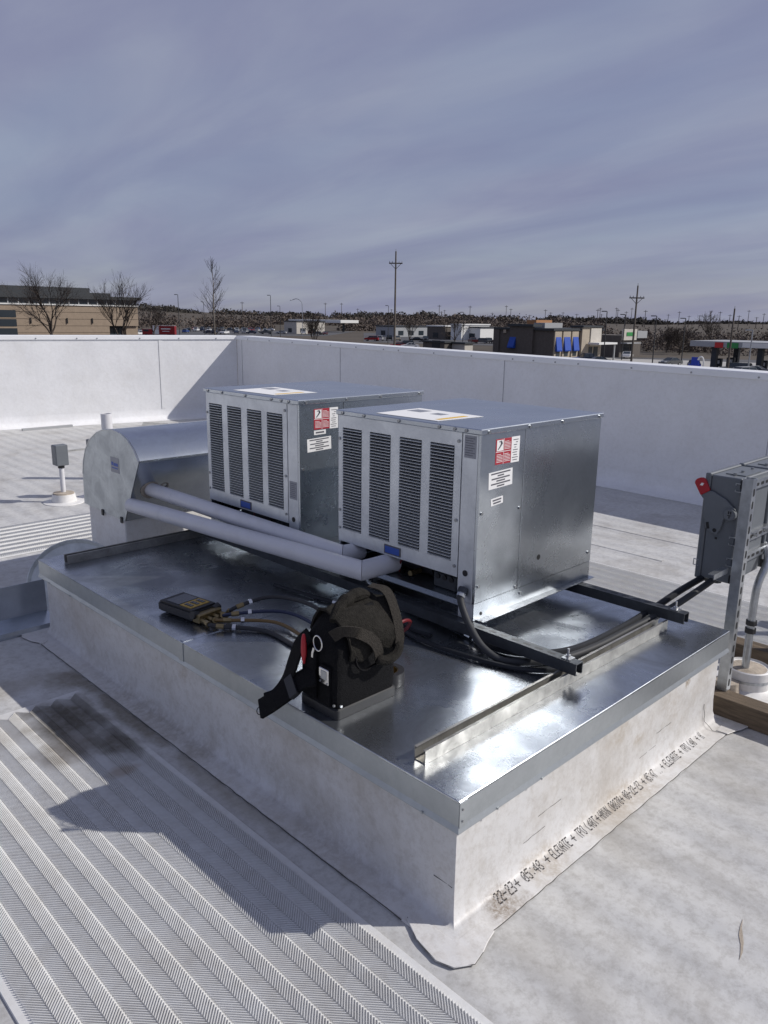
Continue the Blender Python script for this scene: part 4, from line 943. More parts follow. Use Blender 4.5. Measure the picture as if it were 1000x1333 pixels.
# folded sheet-metal trough and round lid behind the curb end
tr = thing('metal_trough', 'folded galvanized sheet metal trough lying off the end of the curb', 'sheet metal', (-.4, 2.87, 0))
build('trough_sheet', MB().prism([(2.790, .0008), (2.915, .0008), (2.918, .232), (2.915, .232), (2.912, .062), (2.800, .030), (2.792, .012)], 0, -1.25, .085), 'galv_hood', tr)
lid = thing('round_lid', 'round dished grey lid leaning behind the end of the curb', 'lid', (.33, 3.0, 0))
c_ = Vector((.285, 3.02, .150)); ax = Vector((-.42, -.62, .66)).normalized(); ux_ = ax.orthogonal().normalized(); uy_ = ax.cross(ux_)
pr = [(0, .0), (.16, .0), (.19, .008), (.225, .010), (.240, .024), (.246, .022), (.236, .0), (.20, -.006), (.0, -.006)]
vs = []; n = 36
for j in range(n):
    a = 2*math.pi*j/n; dvec = ux_*math.cos(a)+uy_*math.sin(a)
    vs += [c_+dvec*r_+ax*z for r_, z in pr]
m_ = len(pr); fs = [(j*m_+i, ((j+1) % n)*m_+i, ((j+1) % n)*m_+i+1, j*m_+i+1) for j in range(n) for i in range(m_-1)]
build('dish', MB().add(vs, fs), 'galv_dull', lid, smooth=True)

# ------------------------------------------------------------------ ground, roads, hills
def terr(x, y):
    dx, dy = x-CAM.x, y-CAM.y; D = math.hypot(dx, dy); b = math.degrees(YAW-math.atan2(dy, dx))   # right positive
    b = (b+180) % 360-180
    top = -1.0 + 15.0*max(0, min(1, (-b-2)/16)) + 1.8*math.sin(b*.22+1)+1.2*math.sin(b*.61)
    f = max(0, min(1, (D-430)/1250)); f = f*f*(3-2*f)
    g = max(0, min(1, (D-1700)/1500))
    return G + (top+6-g*10)*f
vs = []; fs = []
rings_ = [0, 30, 60, 100, 150, 200, 260, 330, 400, 470, 560, 650, 760, 880, 1000, 1150, 1300, 1500, 1700, 2000, 2500, 3300, 5000, 9000]; nb = 144
vs.append((CAM.x, CAM.y, G))
for r_ in rings_[1:]:
    for j in range(nb):
        a = 2*math.pi*j/nb; x, y = CAM.x+r_*math.cos(a), CAM.y+r_*math.sin(a); vs.append((x, y, terr(x, y)))
for j in range(nb): fs.append((0, 1+j, 1+(j+1) % nb))
for i in range(len(rings_)-2):
    for j in range(nb): fs.append((1+i*nb+j, 1+(i+1)*nb+j, 1+(i+1)*nb+(j+1) % nb, 1+i*nb+(j+1) % nb))
gr = build('ground', MB().add(vs, fs), 'dry_grass', smooth=True); struct(gr)
def flat(name, pts, m, z): 
    o = build(name, MB().prism([(p[0], p[1]) for p in pts], 2, G-.3, G+z), m); return struct(o)
def quad(u0, D0, u1, D1, u2, D2, u3, D3): return [place(u0, D0), place(u1, D1), place(u2, D2), place(u3, D3)]
flat('parking_lot', quad(-60, 300, 420, 320, 460, 430, -60, 430), 'asphalt', .02)
flat('road', quad(-120, 205, 1120, 175, 1120, 190, -120, 226), 'asphalt', .03)
flat('parking_lot', quad(470, 250, 700, 232, 720, 330, 470, 400), 'asphalt', .024)
flat('forecourt', quad(775, 120, 1160, 108, 1160, 172, 775, 172), 'concrete', .036)
flat('pavement', quad(430, 205, 560, 200, 560, 206, 430, 212), 'concrete', .06)

# ------------------------------------------------------------------ far buildings
def bbox(root, name, m, a, b): return build(name, MB().box(a, b), m, root)
# long tan school-like building, wall along X
Yb = 131.0
b1 = thing('long_building', 'long tan masonry building with a dark roof and clerestory window band', 'building', (50, Yb, G))
xa, xb_ = 6.0, 66.6
z1_, z2_, z3_ = 2.75, 3.95, 4.35
courses = [G, -3.3, -1.65, -.55, .55, 1.65, 2.75]
for i in range(6): bbox(b1, 'wall_course', 'brick_tan', (xa, Yb+.0, courses[i]+.06), (xb_-5.4 if i < 3 else xb_, Yb+16, courses[i+1]))
bbox(b1, 'wall_core', 'brick_dark', (xa+.1, Yb+.06, G), (xb_-5.5, Yb+15.9, 2.7))
bbox(b1, 'sill_band', 'trim_white', (xa, Yb-.15, 2.76), (xb_+.1, Yb+16, 2.98))
bbox(b1, 'clerestory_glass', 'glass', (xa, Yb+.1, 2.98), (xb_-.1, Yb+15.9, 3.85))
x = xa+1.5
while x < xb_: bbox(b1, 'mullion', 'trim_grey', (x-.09, Yb-.02, 2.98), (x+.09, Yb+.1, 3.85)); x += 1.62
bbox(b1, 'roof_edge', 'roof_dark', (xa-.4, Yb-.5, 3.85), (xb_+.5, Yb+17, 4.35))
bbox(b1, 'roof_block', 'roof_dark', (xa-.4, Yb+3, 4.35), (59.5, Yb+16, 5.75)); bbox(b1, 'roof_block', 'roof_dark', (59.5, Yb+3.4, 4.35), (63.4, Yb+16, 5.0))
bbox(b1, 'entrance_wall', 'brick_tan', (xb_-2.2, Yb+.4, G), (xb_, Yb+4, -.6)); bbox(b1, 'entrance_recess', 'roof_dark', (xb_-5.35, Yb+1.2, G), (xb_-2.3, Yb+4, -.6))
for k in range(3): bbox(b1, 'door_pane', 'glass', (xb_-4.9+.85*k, Yb+1.1, -3.4), (xb_-4.2+.85*k, Yb+1.19, -.95))
bbox(b1, 'door_rail', 'trim_grey', (xb_-5.0, Yb+1.02, -2.2), (xb_-2.5, Yb+1.09, -2.02))
for x in (48.0, 53.9, 58.2): bbox(b1, 'wall_light', 'black', (x-.08, Yb-.2, -.1), (x+.08, Yb-.01, .75))
for k, z in enumerate((-2.0, -.6, .8)): bbox(b1, 'window', 'glass', (40.0, Yb-.05, z), (45.8, Yb-.01, z+1.1))
# restaurant with blue awnings
cx, cy = place(718, 150)
b2 = thing('restaurant', 'brown restaurant building with blue window awnings beyond the parapet', 'building', (cx, cy, G))
def b2b(nm, m, a, b): return bbox(b2, nm, m, (cx+a[0], cy+a[1], a[2]), (cx+b[0], cy+b[1], b[2]))
b2b('wall', 'brick_dark', (.0, .0, G), (17, 13.2, -.35)); b2b('roof_edge', 'roof_dark', (-.35, -.35, -.35), (17.3, 13.5, .05))
b2b('wall_bay', 'brick_dark', (-.5, 4.2, G), (0, 9.5, .3)); b2b('bay_cornice', 'roof_dark', (-.85, 3.9, .3), (2, 9.8, .75))
b2b('wall_bay', 'brick_dark', (-.25, 12.2, G), (4, 13.6, .05)); b2b('wall_bay', 'stucco', (-.3, 10.6, -1.0), (-.01, 11.2, -.2))
for x0_, x1_ in ((.2, 2.4), (2.9, 5.4), (5.9, 8.1)): b2b('wall_bay', 'stucco', (x0_, -.3, G), (x1_, 0, -.5))
def awning(x0_, x1_, face):
    if face == 'y': mbb = MB().prism([(cy-.32, -1.5), (cy-.75, -3.9), (cy-.70, -4.1), (cy-.32, -4.1)], 0, cx+x0_, cx+x1_)
    else: mbb = MB().prism([(cx-.52, -1.7), (cx-1.3, -3.5), (cx-1.25, -3.75), (cx-.52, -3.75)], 1, cy+x0_, cy+x1_)
    build('awning', mbb, 'awning', b2)
awning(.5, 2.2, 'y'); awning(3.2, 5.2, 'y'); awning(6.2, 8.0, 'y'); awning(8.0, 9.4, 'x')
for x0_ in (.8, 3.5, 6.4): b2b('window', 'glass', (x0_, -.36, -5.0), (x0_+1.2, -.305, -3.3))
b2b('wall', 'stucco', (9.0, -.5, G), (15.8, 2, .25)); b2b('roof_edge', 'roof_dark', (8.8, -.8, .25), (16.0, 2.2, .6)); b2b('wall_bay', 'stucco_pale', (11.8, -.7, -3.2), (15.6, -.51, .1))
b2b('canopy', 'trim_white', (10.8, -3.2, -2.9), (17.6, -.75, -2.55)); b2b('canopy_post', 'trim_grey', (17.0, -3.0, G), (17.25, -2.75, -2.9)); b2b('window', 'glass', (11.6, -.56, -5.2), (12.9, -.505, -3.4)); b2b('window', 'glass', (13.4, -.56, -5.2), (14.9, -.505, -3.4))
for (x0_, x1_, y0_, y1_) in ((3, 6, 4, 6.5), (8.0, 12.0, 6, 9)): b2b('roof_unit', 'trim_grey', (x0_, y0_, .055), (x1_, y1_, 1.0))
b2b('roof_screen', 'orange_roof', (9, 10.2, .055), (14.5, 12.5, 1.5))
# second restaurant with green sign
cx2, cy2 = place(806, 176)
b3 = thing('shop_building', 'grey shop building with a green lettered sign beside the restaurant', 'building', (cx2, cy2, G))
def b3b(nm, m, a, b): return bbox(b3, nm, m, (cx2+a[0], cy2+a[1], a[2]), (cx2+b[0], cy2+b[1], b[2]))
b3b('wall', 'brick_dark', (0, 0, G), (9, 9, -1.4)); b3b('sign_wall', 'stucco_pale', (.5, -.5, -2.4), (6.0, -.01, -.1)); b3b('sign', 'sign_green', (1.6, -.6, -1.5), (4.9, -.51, -.75))
b3b('roof_edge', 'trim_grey', (6.2, -.6, -2.0), (10.4, 3, -.5)); b3b('window', 'glass', (1.0, -.05, -5.3), (4.0, -.01, -3.3)); b3b('window', 'glass', (4.5, -.05, -5.3), (5.8, -.01, -3.3)); b3b('awning', 'trim_grey', (.2, -1.6, -3.1), (6.2, -.05, -2.9))
# gas station
gx, gy = place(898, 136)
b4 = thing('fuel_canopy', 'flat grey fuel station canopy on dark columns', 'canopy', (gx, gy, G))
bbox(b4, 'roof', 'trim_grey', (gx, gy-24, -2.15), (gx+13, gy, -1.30)); 
bbox(b4, 'fascia', 'trim_white', (gx-.06, gy-24, -2.1), (gx-.01, gy-8.2, -1.4))
bbox(b4, 'fascia_sign', 'sign_red', (gx-.10, gy-5.3, -2.25), (gx-.01, gy-4.0, -1.45)); bbox(b4, 'fascia_sign', 'sign_green', (gx-.10, gy-7.6, -2.25), (gx-.01, gy-5.9, -1.45))
for dx in (1.5, 10):
    for dy in (-3.5, -10.5, -18): bbox(b4, 'column', 'roof_dark', (gx+dx-.4, gy+dy-.4, G), (gx+dx+.4, gy+dy+.4, -2.15))
for i, (dx, dy) in enumerate(((3, -3.5), (3, -10.5), (8, -3.5), (8, -10.5), (3, -18))):
    p = thing('fuel_pump', 'fuel pump standing under the flat grey canopy', 'fuel pump', (gx+dx, gy+dy, G), 'fuel pumps under the canopy')
    build('cabinet', MB().box((gx+dx-.4, gy+dy-.6, G+.04), (gx+dx+.4, gy+dy+.6, G+2.0)), 'roof_dark', p, bevel=.05); build('display', MB().box((gx+dx-.43, gy+dy-.4, G+1.2), (gx+dx-.405, gy+dy+.4, G+1.7)), 'trim_white', p)
sx, sy = place(913, 129)
b5 = thing('feather_banner', 'blue and white curved banner sign by the fuel canopy', 'banner', (sx, sy, G))
bbox(b5, 'panel', 'sign_blue', (sx, sy-.2, G+.05), (sx+.12, sy+1.7, G+1.3)); bbox(b5, 'panel', 'sign_blue', (sx, sy+.1, G+1.3), (sx+.12, sy+1.3, G+2.4))
build('banner_curve', MB().tube([(sx-.1, sy-.2-.5*math.sin(a), G+1.5+1.0*math.cos(a)) for a in [R(-60+20*i) for i in range(11)]], .13, 6), 'trim_white', b5)
# white commercial buildings across the road
def shed(u, D, wd, dp, hh, m, label, extra=0):
    x, y = place(u, D); t = thing('commercial_building', label, 'building', (x, y, G))
    build('wall', MB().box((x, y-wd, G), (x+dp, y, G+hh)), m, t); build('parapet_cap', MB().box((x-.3, y-wd-.3, G+hh), (x+dp+.3, y+.3, G+hh+.4)), 'trim_white' if extra else 'roof_dark', t)
    for k in range(int(wd//6)): build('window', MB().box((x-.06, y-3-k*6-2.6, G+.6), (x-.01, y-3-k*6, G+2.4)), 'glass', t)
    if wd > 8:
        for k in range(int(dp//6)): build('window', MB().box((x+2+k*6, y-wd-.06, G+.6), (x+5+k*6, y-wd-.01, G+2.4)), 'glass', t)
    return t
shed(486, 330, 11, 22, 4.0, 'trim_grey', 'grey flat-roofed building with dark windows left of the white blocks')
shed(553, 300, 9, 14, 4.6, 'brick_dark', 'dark low building attached beside the white blocks', 1)
shed(584, 292, 5, 16, 5.3, 'trim_white', 'white box building beyond the utility pole, the taller block', 1)
shed(600, 294, 8, 12, 4.4, 'trim_white', 'white box building beyond the utility pole, the lower block', 0)
shed(366, 360, 9, 16, 5.2, 'stucco_pale', 'pale roadside shop with a dark glass front near the fuel stop', 0)
shed(548, 195, 7.0, 3.0, 1.9, 'brick_dark', 'dark low enclosure wall for bins beside the far road', 0)
shed(586, 192, 4.0, 3.0, 1.7, 'stucco_pale', 'pale low enclosure beside the dark bin wall', 0)
shed(668, 210, 4.5, 10, 4.5, 'orange_roof', 'orange-brown block showing above the restaurant roof', 0)
x, y = place(372, 430); t = thing('fuel_canopy', 'white flat canopy of a far fuel stop behind the small bare tree', 'canopy', (x, y, G))
build('roof', MB().box((x, y-42, G+4.6), (x+12, y, G+6.0)), 'trim_white', t)
for dy in (-4, -20, -38): build('column', MB().box((x+5, y+dy-.4, G), (x+5.8, y+dy+.4, G+4.6)), 'roof_dark', t)

# ------------------------------------------------------------------ bare trees
def bare_tree(u, D, H, spread, label, seed, lean=.0, up_bias=.5, m1='bark', m2='twig', trunk_f=.34, lv=5, name='bare_tree', fine=1.0, group='bare trees beyond the parapet', gz_=None):
    x, y = place(u, D); z = G if gz_ is None else gz_; rnd = random.Random(seed)
    t = thing(name, label, 'tree', (x, y, z), group); tr_ = MB(); cr = MB()
    base = Vector((x, y, z)); top = base+Vector((rnd.uniform(-.2, .2), rnd.uniform(-.2, .2), H*trunk_f))
    r0 = H*.016
    tr_.tube([base, base.lerp(top, .5)+Vector((.05, .05, 0)), top], [r0*1.25, r0, r0*.85], 7)
    def grow(p, d, ln, r, k):
        n = 3; pts = [p]; q = p; dd = d
        for i in range(n):
            dd = (dd+Vector((rnd.gauss(0, .14), rnd.gauss(0, .14), rnd.gauss(.03, .10)+.06*up_bias))).normalized(); q = q+dd*ln/n; pts.append(q)
        cr.tube(pts, [r, r*.85, r*.68, r*.5], 3 if k > 1 else 5, caps=False)
        if k >= lv: return
        for j in range(rnd.choice((3, 3, 4)) if k < 3 else rnd.choice((2, 3, 3))):
            i = rnd.choice((1, 2, 2, 3, 3)); az = rnd.uniform(0, 6.283); tilt = rnd.uniform(.35, .85)
            o = dd.orthogonal().normalized(); o.rotate(Matrix.Rotation(az, 3, dd))
            nd = (dd*math.cos(tilt)+o*math.sin(tilt)*spread+Vector((0, 0, .12*up_bias))).normalized()
            grow(pts[i], nd, ln*rnd.uniform(.58, .80), max(r*.52, .010*fine*D/110), k+1)
        grow(q, dd, ln*.72, max(r*.5, .010*fine*D/110), k+1)
    for j in range(4):
        a = j*1.57+rnd.uniform(-.5, .5); s_ = rnd.uniform(.25, .75)*spread
        grow(top-Vector((0, 0, rnd.uniform(0, H*.06))), Vector((math.cos(a)*s_, math.sin(a)*s_, 1)).normalized(), H*.24, r0*.6, 1)
    grow(top, Vector((0, 0, 1)), H*.26, r0*.75, 1)
    build('trunk', tr_, m1, t, smooth=True); build('crown', cr, m2, t)
    return t
bare_tree(62, 105, 11.9, 1.0, 'dark spreading bare tree in front of the long tan building', 3, trunk_f=.46, up_bias=.2)
bare_tree(153, 115, 12.3, .75, 'bushy upright bare tree by the entrance of the long tan building', 7, trunk_f=.36)
def slender(u, D, H, label, seed):
    x, y = place(u, D); rnd = random.Random(seed); t = thing('bare_tree', label, 'tree', (x, y, G), 'bare trees beyond the parapet'); tr_ = MB(); cr = MB()
    n = 12; ax_ = [Vector((x+.15*math.sin(i*.8), y+.15*math.cos(i*.6), G+H*i/n)) for i in range(n+1)]
    tr_.tube(ax_, [H*.013*(1-.93*i/n)+.012 for i in range(n+1)], 6)
    for k in range(64):
        f = .28+.70*rnd.random()**.8; p = ax_[int(f*n)].lerp(ax_[min(n, int(f*n)+1)], (f*n) % 1); a = rnd.uniform(0, 6.283); ln = (1-f)*4.2+1.1
        ln *= rnd.uniform(.6, 1.1)*(1 if f > .38 else .7); pts = [p]; d = Vector((math.cos(a)*.75, math.sin(a)*.75, .62)); q = p
        for i in range(4):
            d = (d+Vector((rnd.gauss(0, .12), rnd.gauss(0, .12), .13))).normalized(); q = q+d*ln/4; pts.append(q)
            if i:
                for s_ in range(2):
                    e_ = (d+Vector((rnd.gauss(0, .6), rnd.gauss(0, .6), .3))).normalized(); cr.tube([q, q+e_*ln*.17, q+e_*ln*.32+Vector((0, 0, .06))], [.013, .011, .006], 3, caps=False)
        cr.tube(pts, [.03, .024, .019, .014, .008], 3, caps=False)
    build('trunk', tr_, 'bark_pale', t, smooth=True); build('crown', cr, 'twig', t); return t
slender(275, 108, 13.9, 'tall slender pale bare tree rising above the parking lot', 5)
bare_tree(405, 190, 10.2, .62, 'small dense bare tree beside the far parking lot', 11, trunk_f=.12, lv=5, fine=1.2)
bare_tree(196, 210, 12.5, .8, 'thin bare tree between the tan building and the red truck', 13, trunk_f=.25, lv=4)
bare_tree(590, 205, 9.5, .8, 'bare young tree before the white box building', 17, trunk_f=.25, lv=4)
bare_tree(530, 215, 9.0, .8, 'bare young tree beside the far road near the utility pole', 19, trunk_f=.25, lv=4)
bare_tree(655, 200, 8.5, .8, 'bare young tree by the dark restaurant wall', 23, trunk_f=.2, lv=4)
bare_tree(925, 230, 9.5, .9, 'bare round tree on the slope behind the fuel canopy, the smaller', 29, trunk_f=.25, lv=4, fine=1.3)
bare_tree(918, 300, 12.5, .9, 'bare round tree on the slope behind the fuel canopy, the larger', 31, trunk_f=.3, lv=4, fine=1.3)
bare_tree(885, 200, 9.3, 1.0, 'broad dark bare tree behind the forecourt', 37, trunk_f=.1, lv=5, fine=1.8)
bare_tree(868, 210, 8.2, 1.0, 'low dark bare tree next to the broad one behind the forecourt', 41, trunk_f=.1, lv=5, fine=1.8)

# woods too far to count: brush of small upright faces over the ground
def wood(specs, m, seed, label, cat='woodland', fine=1.0):
    rnd = random.Random(seed); vs = []; fs = []
    for (u0, u1, D0, D1, h0, h1, n) in specs:
        clumps = []
        for _ in range(max(4, int((u1-u0)/5))):
            D = rnd.uniform(D0, D1); clumps.append((*place(rnd.uniform(u0, u1), D), D, rnd.uniform(h0, h1), rnd.uniform(3.5, 8)*D/450))
        for _ in range(int(n*1.8)):
            x0, y0, D, hh, rr = rnd.choice(clumps)
            a = rnd.uniform(0, 6.283); q = rnd.random()**.5; x, y = x0+rr*q*math.cos(a), y0+rr*q*math.sin(a)
            f = 1-(1-rnd.random())**1.4; zz = terr(x, y)+hh*f*math.sqrt(max(.02, 1-q*q))*rnd.uniform(.8, 1.12)
            s = fine*rnd.uniform(.22, .55)*D/300
            d1 = Vector((rnd.gauss(0, 1), rnd.gauss(0, 1), rnd.gauss(0, .8))).normalized()*s; d2 = Vector((rnd.gauss(0, 1), rnd.gauss(0, 1), rnd.gauss(0, 1.2))).normalized()*s*1.5
            k = len(vs); p = Vector((x, y, zz)); vs += [p-d1, p+d1, p+d2]; fs.append((k, k+1, k+2))
    o = build('woodland', MB().add(vs, fs), m); stuff(o); tag(o, label, cat); return o
wood([(170, 345, 470, 560, 4, 11, 4200), (330, 520, 620, 760, 4, 9, 4000), (480, 780, 480, 640, 5, 11, 9000), (440, 640, 430, 480, 3, 7, 3500), (-60, 180, 400, 470, 5, 12, 3000)], 'twig_far', 5, 'brown leafless woodland covering the low ground beyond the parking lots')
wood([(760, 1060, 260, 330, 3, 6.5, 5000), (620, 800, 330, 420, 4, 8, 4000), (840, 900, 210, 240, 3, 6.5, 1500), (900, 1060, 200, 235, 2, 4, 2000)], 'twig_far', 6, 'dark scrubby woodland along the foot of the brown hillside')
wood([(430, 560, 1150, 1300, 6, 13, 3500), (540, 760, 1300, 1500, 5, 11, 4500), (745, 860, 1350, 1500, 6, 12, 3000), (200, 420, 1200, 1400, 3, 9, 2500), (860, 1060, 1400, 1550, 2, 6, 1500), (-80, 220, 1100, 1300, 6, 12, 3000)], 'evergreen', 7, 'dark tree line along the skyline of the far hills')

# ------------------------------------------------------------------ poles
def utility_pole(u, D, H, label, arm=2.2):
    x, y = place(u, D); t = thing('utility_pole', label, 'utility pole', (x, y, G), 'utility poles')
    build('pole', MB().tube([(x, y, G), (x, y, G+H)], [.17, .10], 8), 'pole_wood', t, smooth=True)
    if arm:
        d = Vector((math.sin(YAW), -math.cos(YAW), 0)); za = G+H-1.6; c = Vector((x, y, za))
        build('crossarm', MB().band([c-d*arm/2, c+d*arm/2], (0, 0, 1), .16, .12), 'pole_wood', t)
        for s_ in (-1, 1): build('brace', MB().cyl(c+d*s_*.75-Vector((0, 0, .05)), c-Vector((0, 0, .8)), .035, 5), 'pole_wood', t)
        for f in (-.46, -.25, .25, .46): build('insulator', MB().cyl(c+d*arm*f+Vector((0, 0, .08)), c+d*arm*f+Vector((0, 0, .28)), .05, 6), 'trim_grey', t)
    build('transformer_cap', MB().cyl((x, y, G+H), (x, y, G+H+.3), .04, 6), 'trim_grey', t)
    return t
utility_pole(510.5, 115, 16.6, 'tall wooden utility pole with one crossarm before the white box building', 1.9)
utility_pole(823, 114, 12.2, 'wooden utility pole with a crossarm in front of the shop sign', 2.0)
utility_pole(951, 112, 9.3, 'leaning plain wooden pole beside the fuel canopy', 0)
def lamp_post(u, D, H, label, dbl=False, m='pole_dark'):
    x, y = place(u, D); t = thing('lamp_post', label, 'lamp post', (x, y, G), 'parking lot lamp posts')
    build('post', MB().tube([(x, y, G), (x, y, G+H)], [.11, .08], 6), m, t)
    d = Vector((math.sin(YAW), -math.cos(YAW), 0))
    for s_ in ((-1, 1) if dbl else (-1,)): c = Vector((x, y, G+H))+d*.55*s_; build('lamp_head', MB().cbox(c, (.8, .5, .16), Matrix.Rotation(math.atan2(d.y, d.x), 3, 'Z')), m, t)
for (u, D, H, lb) in ((229, 235, 13.0, 'dark lamp post standing behind the red and white truck'), (262, 290, 12.0, 'dark lamp post to the side of the slender bare tree'), (349, 235, 13.3, 'dark lamp post above the rows of parked cars'), (361, 290, 11, 'shorter dark lamp post beside the taller one over the car rows'), (502, 240, 11.0, 'dark lamp post just behind the tall utility pole'), (600, 215, 9.2, 'dark lamp post in front of the white box buildings'), (786, 150, 9.2, 'dark lamp post in front of the restaurant canopy'), (810, 165, 8.8, 'dark lamp post between the restaurant and the green sign'), (851, 150, 8.5, 'dark lamp post standing in the open forecourt'), (889, 160, 8.2, 'dark lamp post behind the parked dark car'), (978, 122, 6.6, 'pale lamp post in front of the fuel canopy')):
    lamp_post(u, D, H, lb, False, 'strut_grey' if u == 978 else 'pole_dark')
x, y = place(390, 300); t = thing('arched_street_lamp', 'curved-arm street lamp near the far fuel stop', 'lamp post', (x, y, G))
build('post', MB().tube(catmull([(x, y, G), (x, y, G+11), (x-.3, y+.5, G+13.0), (x-1.2, y+1.8, G+13.8), (x-2.2, y+3.0, G+13.4)], 4), .12, 6), 'strut_grey', t); build('lamp_head', MB().cbox((x-2.5, y+3.4, G+13.25), (.5, .9, .2)), 'strut_grey', t)
# far poles standing along the hill: counted, but only slivers
random.seed(21); fp0 = None
fu = [312, 420, 441, 462, 506, 546, 568, 571, 575, 608, 637, 655, 661, 671, 686, 706, 713, 727, 729, 747, 762, 774, 777, 779, 798, 800, 811, 818, 834, 836, 849, 866, 880, 893, 907, 921, 933, 946, 958, 970, 981, 990]
for i, u in enumerate(fu):
    D = random.uniform(880, 1250); x, y = place(u, D); z = terr(x, y); H = random.choice((12, 14, 17, 20))*(D/1000)
    if fp0 is None:
        fp0 = build('distant_pole', MB().tube([(x, y, z-1), (x, y, z+20)], [.42, .30], 5).band([(x-1.6, y+1.6, z+18.5), (x+1.6, y-1.6, z+18.5)], (0, 0, 1), .5, .4), 'pole_wood', loc=(x, y, z)); o = fp0
    else: o = fp0.copy(); col.objects.link(o); o.location = (x, y, z)
    o.scale = (1, 1, H/20)
    tag(o, 'thin distant power pole standing on the skyline hill', 'utility pole', 'distant poles along the hills')

# ------------------------------------------------------------------ vehicles
def car_meshes(kind):
    prof = {'sedan': [(-2.25, .35), (2.25, .35), (2.3, .62), (2.2, .80), (1.15, .95), (-1.45, .98), (-2.2, .92), (-2.3, .6)],
            'suv': [(-2.3, .42), (2.3, .42), (2.35, .75), (2.25, .98), (1.25, 1.12), (-2.2, 1.12), (-2.3, .8)],
            'pickup': [(-2.7, .48), (2.7, .48), (2.75, .8), (2.65, 1.08), (1.35, 1.18), (-2.7, 1.14)]}[kind]
    cab = {'sedan': [(1.1, .94), (.35, 1.40), (-.75, 1.43), (-1.55, .97)], 'suv': [(1.2, 1.11), (.55, 1.68), (-1.9, 1.70), (-2.2, 1.11)], 'pickup': [(1.3, 1.16), (.6, 1.80), (-.7, 1.80), (-.95, 1.15)]}[kind]
    wb = {'sedan': 1.35, 'suv': 1.4, 'pickup': 1.7}[kind]; hw = .88 if kind != 'pickup' else .97
    body = MB().prism(prof, 1, -hw, hw)
    roof = [(cab[1][0]-.05, cab[1][1]), (cab[2][0]+.05, cab[2][1])]
    n = len(cab); g = MB()
    def cabv(sc, off): return [(a, sc*(hw-(.10 if b < 1.2 else .22)), b+off) for a, b in cab]
    a_ = cabv(1, 0); b_ = cabv(-1, 0); g.add(a_+b_, [(0,1,2,3), (7,6,5,4), (0,4,5,1), (1,5,6,2), (2,6,7,3), (3,7,4,0)])
    rf = MB().box((roof[1][0], -(hw-.24), roof[0][1]-.01), (roof[0][0], hw-.24, roof[0][1]+.05))
    for s_ in (-1, 1):      # pillars
        for q in ((0, 1), (3, 2)): rf.cyl((cab[q[0]][0], s_*(hw-.09), cab[q[0]][1]), (cab[q[1]][0], s_*(hw-.21), cab[q[1]][1]), .05, 4)
        mid = (cab[1][0]+cab[2][0])/2; rf.cyl((mid, s_*(hw-.09), cab[0][1]), (mid, s_*(hw-.21), cab[1][1]), .05, 4)
    if kind == 'pickup': body.box((-2.7, -hw, 1.14), (-.98, -hw+.1, 1.26)).box((-2.7, hw-.1, 1.14), (-.98, hw, 1.26))
    body.v += []; k = len(body.v); body.v += rf.v; body.f += [tuple(i+k for i in f) for f in rf.f]
    wh = MB().cyl((0, -.11, 0), (0, .11, 0), .34, 14); rim = MB().cyl((0, -.125, 0), (0, .125, 0), .19, 8)
    lt = MB()
    for s_ in (-1, 1): lt.box((prof[2][0]-.12, s_*.62-.18, .68 if kind == 'sedan' else .85), (prof[2][0]+.03, s_*.62+.18, .82 if kind == 'sedan' else 1.0))
    return body, g, wh, rim, lt, wb, hw
CARS = {}
def car(kind, paint, u, D, rot, label, group):
    x, y = place(u, D)
    if kind not in CARS:
        b, g, wh, rm, lt, wb, hw = car_meshes(kind); CARS[kind] = [build(nm, q, mm, bevel=bv) for nm, q, mm, bv in (('body', b, 'paint_white', .05), ('windows', g, 'glass', 0), ('wheel', wh, 'tyre', 0), ('rim', rm, 'paint_silver', 0), ('headlights', lt, 'trim_white', 0))] + [wb, hw]
    b, g, wh, rm, lt, wb, hw = CARS[kind]
    t = thing('parked_car', label, 'car', (x, y, G+.03), group); t.rotation_euler = (0, 0, rot)
    bb = share(b, t); bb.material_slots[0].link = 'OBJECT'; bb.material_slots[0].material = MATS['paint_'+paint]
    share(g, t); share(lt, t)
    for sx_ in (-1, 1):
        for sy_ in (-1, 1): w_ = share(wh, t, (sx_*wb, sy_*(hw-.08), .34)); share(rm, w_)
gP = 'vehicles parked beyond the parapet'
X_, Y_ = 0.0, R(90)
car('pickup', 'white', 288, 330, R(215), 'white pickup truck below the slender bare tree', gP)
car('suv', 'silver', 969, 118, R(160), 'silver van-like car on the drive beside the leaning pole', gP)
car('sedan', 'grey', 875, 148, R(170), 'grey sports car standing alone on the open forecourt', gP)
car('sedan', 'black', 778, 144, R(150), 'low black car parked before the blue awnings', gP)
car('pickup', 'navy', 765, 147, R(150), 'dark pickup parked against the blue-awning wall', gP)
car('suv', 'black', 1001, 114, R(90), 'black car passing the parapet end by the fuel canopy', gP)
car('sedan', 'silver', 985, 128, R(100), 'silver sedan under the edge of the fuel canopy', gP)
car('suv', 'grey', 962, 130, R(95), 'grey car at the fuel pumps beneath the canopy', gP)
car('sedan', 'blue', 906, 142, R(30), 'small blue car tucked behind the curved banner', gP)
car('sedan', 'white', 817, 172, R(20), 'white car in front of the green lettered sign', gP)
car('sedan', 'red', 515, 205, R(140), 'red car on the road at the foot of the utility pole', gP)
car('sedan', 'white', 531, 202, R(140), 'white car on the road at the foot of the utility pole', gP)
car('suv', 'black', 525, 212, R(140), 'black car behind the red and white cars on the road', gP)
car('suv', 'white', 176, 300, R(200), 'white van beside the entrance of the tan building', gP)
cols_ = ['white', 'silver', 'black', 'grey', 'red', 'blue', 'tan', 'maroon', 'navy', 'white', 'silver', 'black', 'grey']
rnd = random.Random(77)
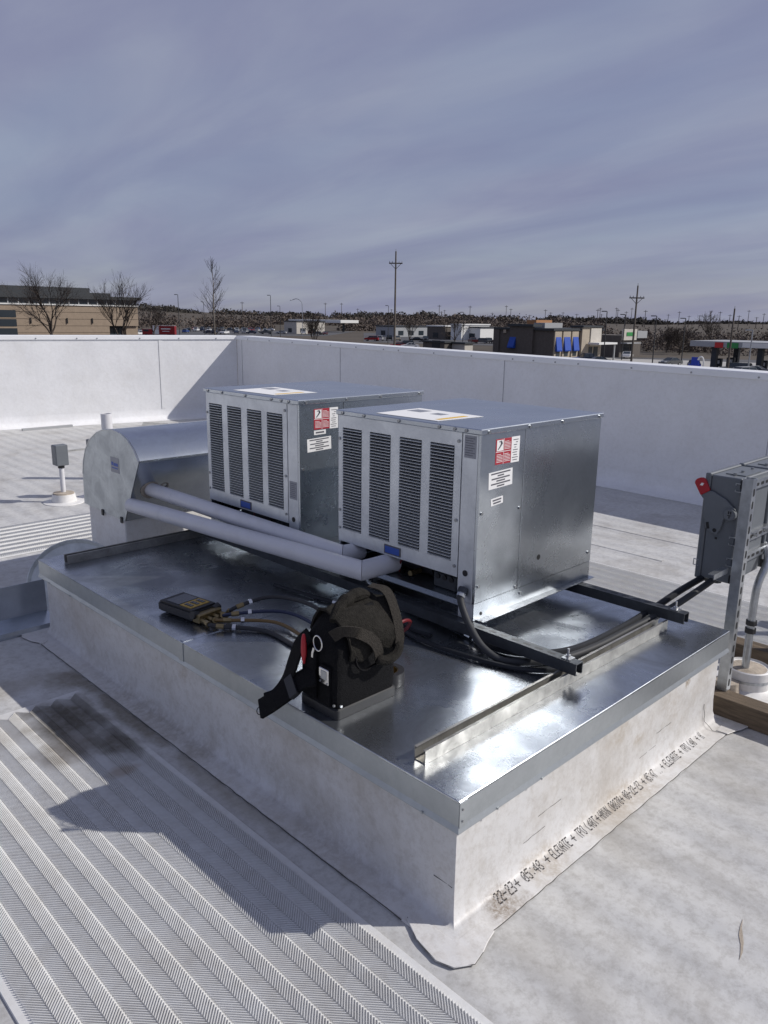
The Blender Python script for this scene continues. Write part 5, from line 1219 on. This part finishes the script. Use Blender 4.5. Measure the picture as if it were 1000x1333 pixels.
rows = [(238, 420, 345, 9.5, 'in the parking lot row closest to the road'), (242, 345, 385, 9.0, 'in the farther parking lot row'), (480, 560, 262, 12, 'before the grey flat-roofed building'), (612, 650, 255, 11, 'beside the white box buildings'), (250, 350, 415, 9, 'in the farthest parking lot row')]
for (u0, u1, D, st, wh_) in rows:
    u = u0
    while u < u1:
        if rnd.random() < .86:
            c_ = rnd.choice(cols_); k_ = rnd.choice(('sedan', 'suv', 'suv', 'pickup'))
            car(k_, c_, u+rnd.uniform(-1.5, 1.5), D+rnd.uniform(-5, 5), R(rnd.choice((45, 55, 225, 130))+rnd.uniform(-6, 6)), '%s %s parked %s' % (c_, k_, wh_), 'cars parked in far lots')
        u += st
for q in CARS.values():
    for o in q[:5]: bpy.data.objects.remove(o)
# red and white box truck
x, y = place(207, 285); t = thing('box_truck', 'red box truck with a white panel parked near the tan building', 'truck', (x, y, G+.03))
dr_ = R(-44); RM = Matrix.Rotation(dr_, 3, 'Z'); P0 = Vector((x, y, G+.03))
def tb(nm, m, c, d): return build(nm, MB().cbox(P0+RM @ Vector(c), d, RM), m, t)
tb('cargo_box', 'paint_red', (.6, 0, 2.25), (7.6, 2.5, 2.9)); tb('white_panel', 'paint_white', (-2.0, -1.27, 2.3), (2.1, .03, 2.7)); tb('roof_panel', 'paint_white', (.6, 0, 3.74), (7.6, 2.5, .06)); tb('cab', 'paint_red', (-5.0, 0, 1.6), (3.4, 2.3, 1.9)); tb('windscreen', 'glass', (-5.4, -1.17, 2.1), (1.8, .03, .7))
tb('lettering_band', 'paint_white', (1.4, -1.27, 2.7), (3.2, .02, .35)); tb('lettering_band', 'paint_white', (1.4, -1.27, 1.9), (2.4, .02, .2))
for sx_ in (-5.3, 2.2, 3.4):
    for sy_ in (-1.05, 1.05): c_ = P0+RM @ Vector((sx_, sy_, .5)); build('wheel', MB().cyl(c_-RM @ Vector((0, .14, 0)), c_+RM @ Vector((0, .14, 0)), .5, 14), 'tyre', t)

for o in bpy.data.objects:
    if o.type == 'MESH' and o.parent is None and 'label' not in o and o.get('kind') is None: print('UNTAGGED', o.name)
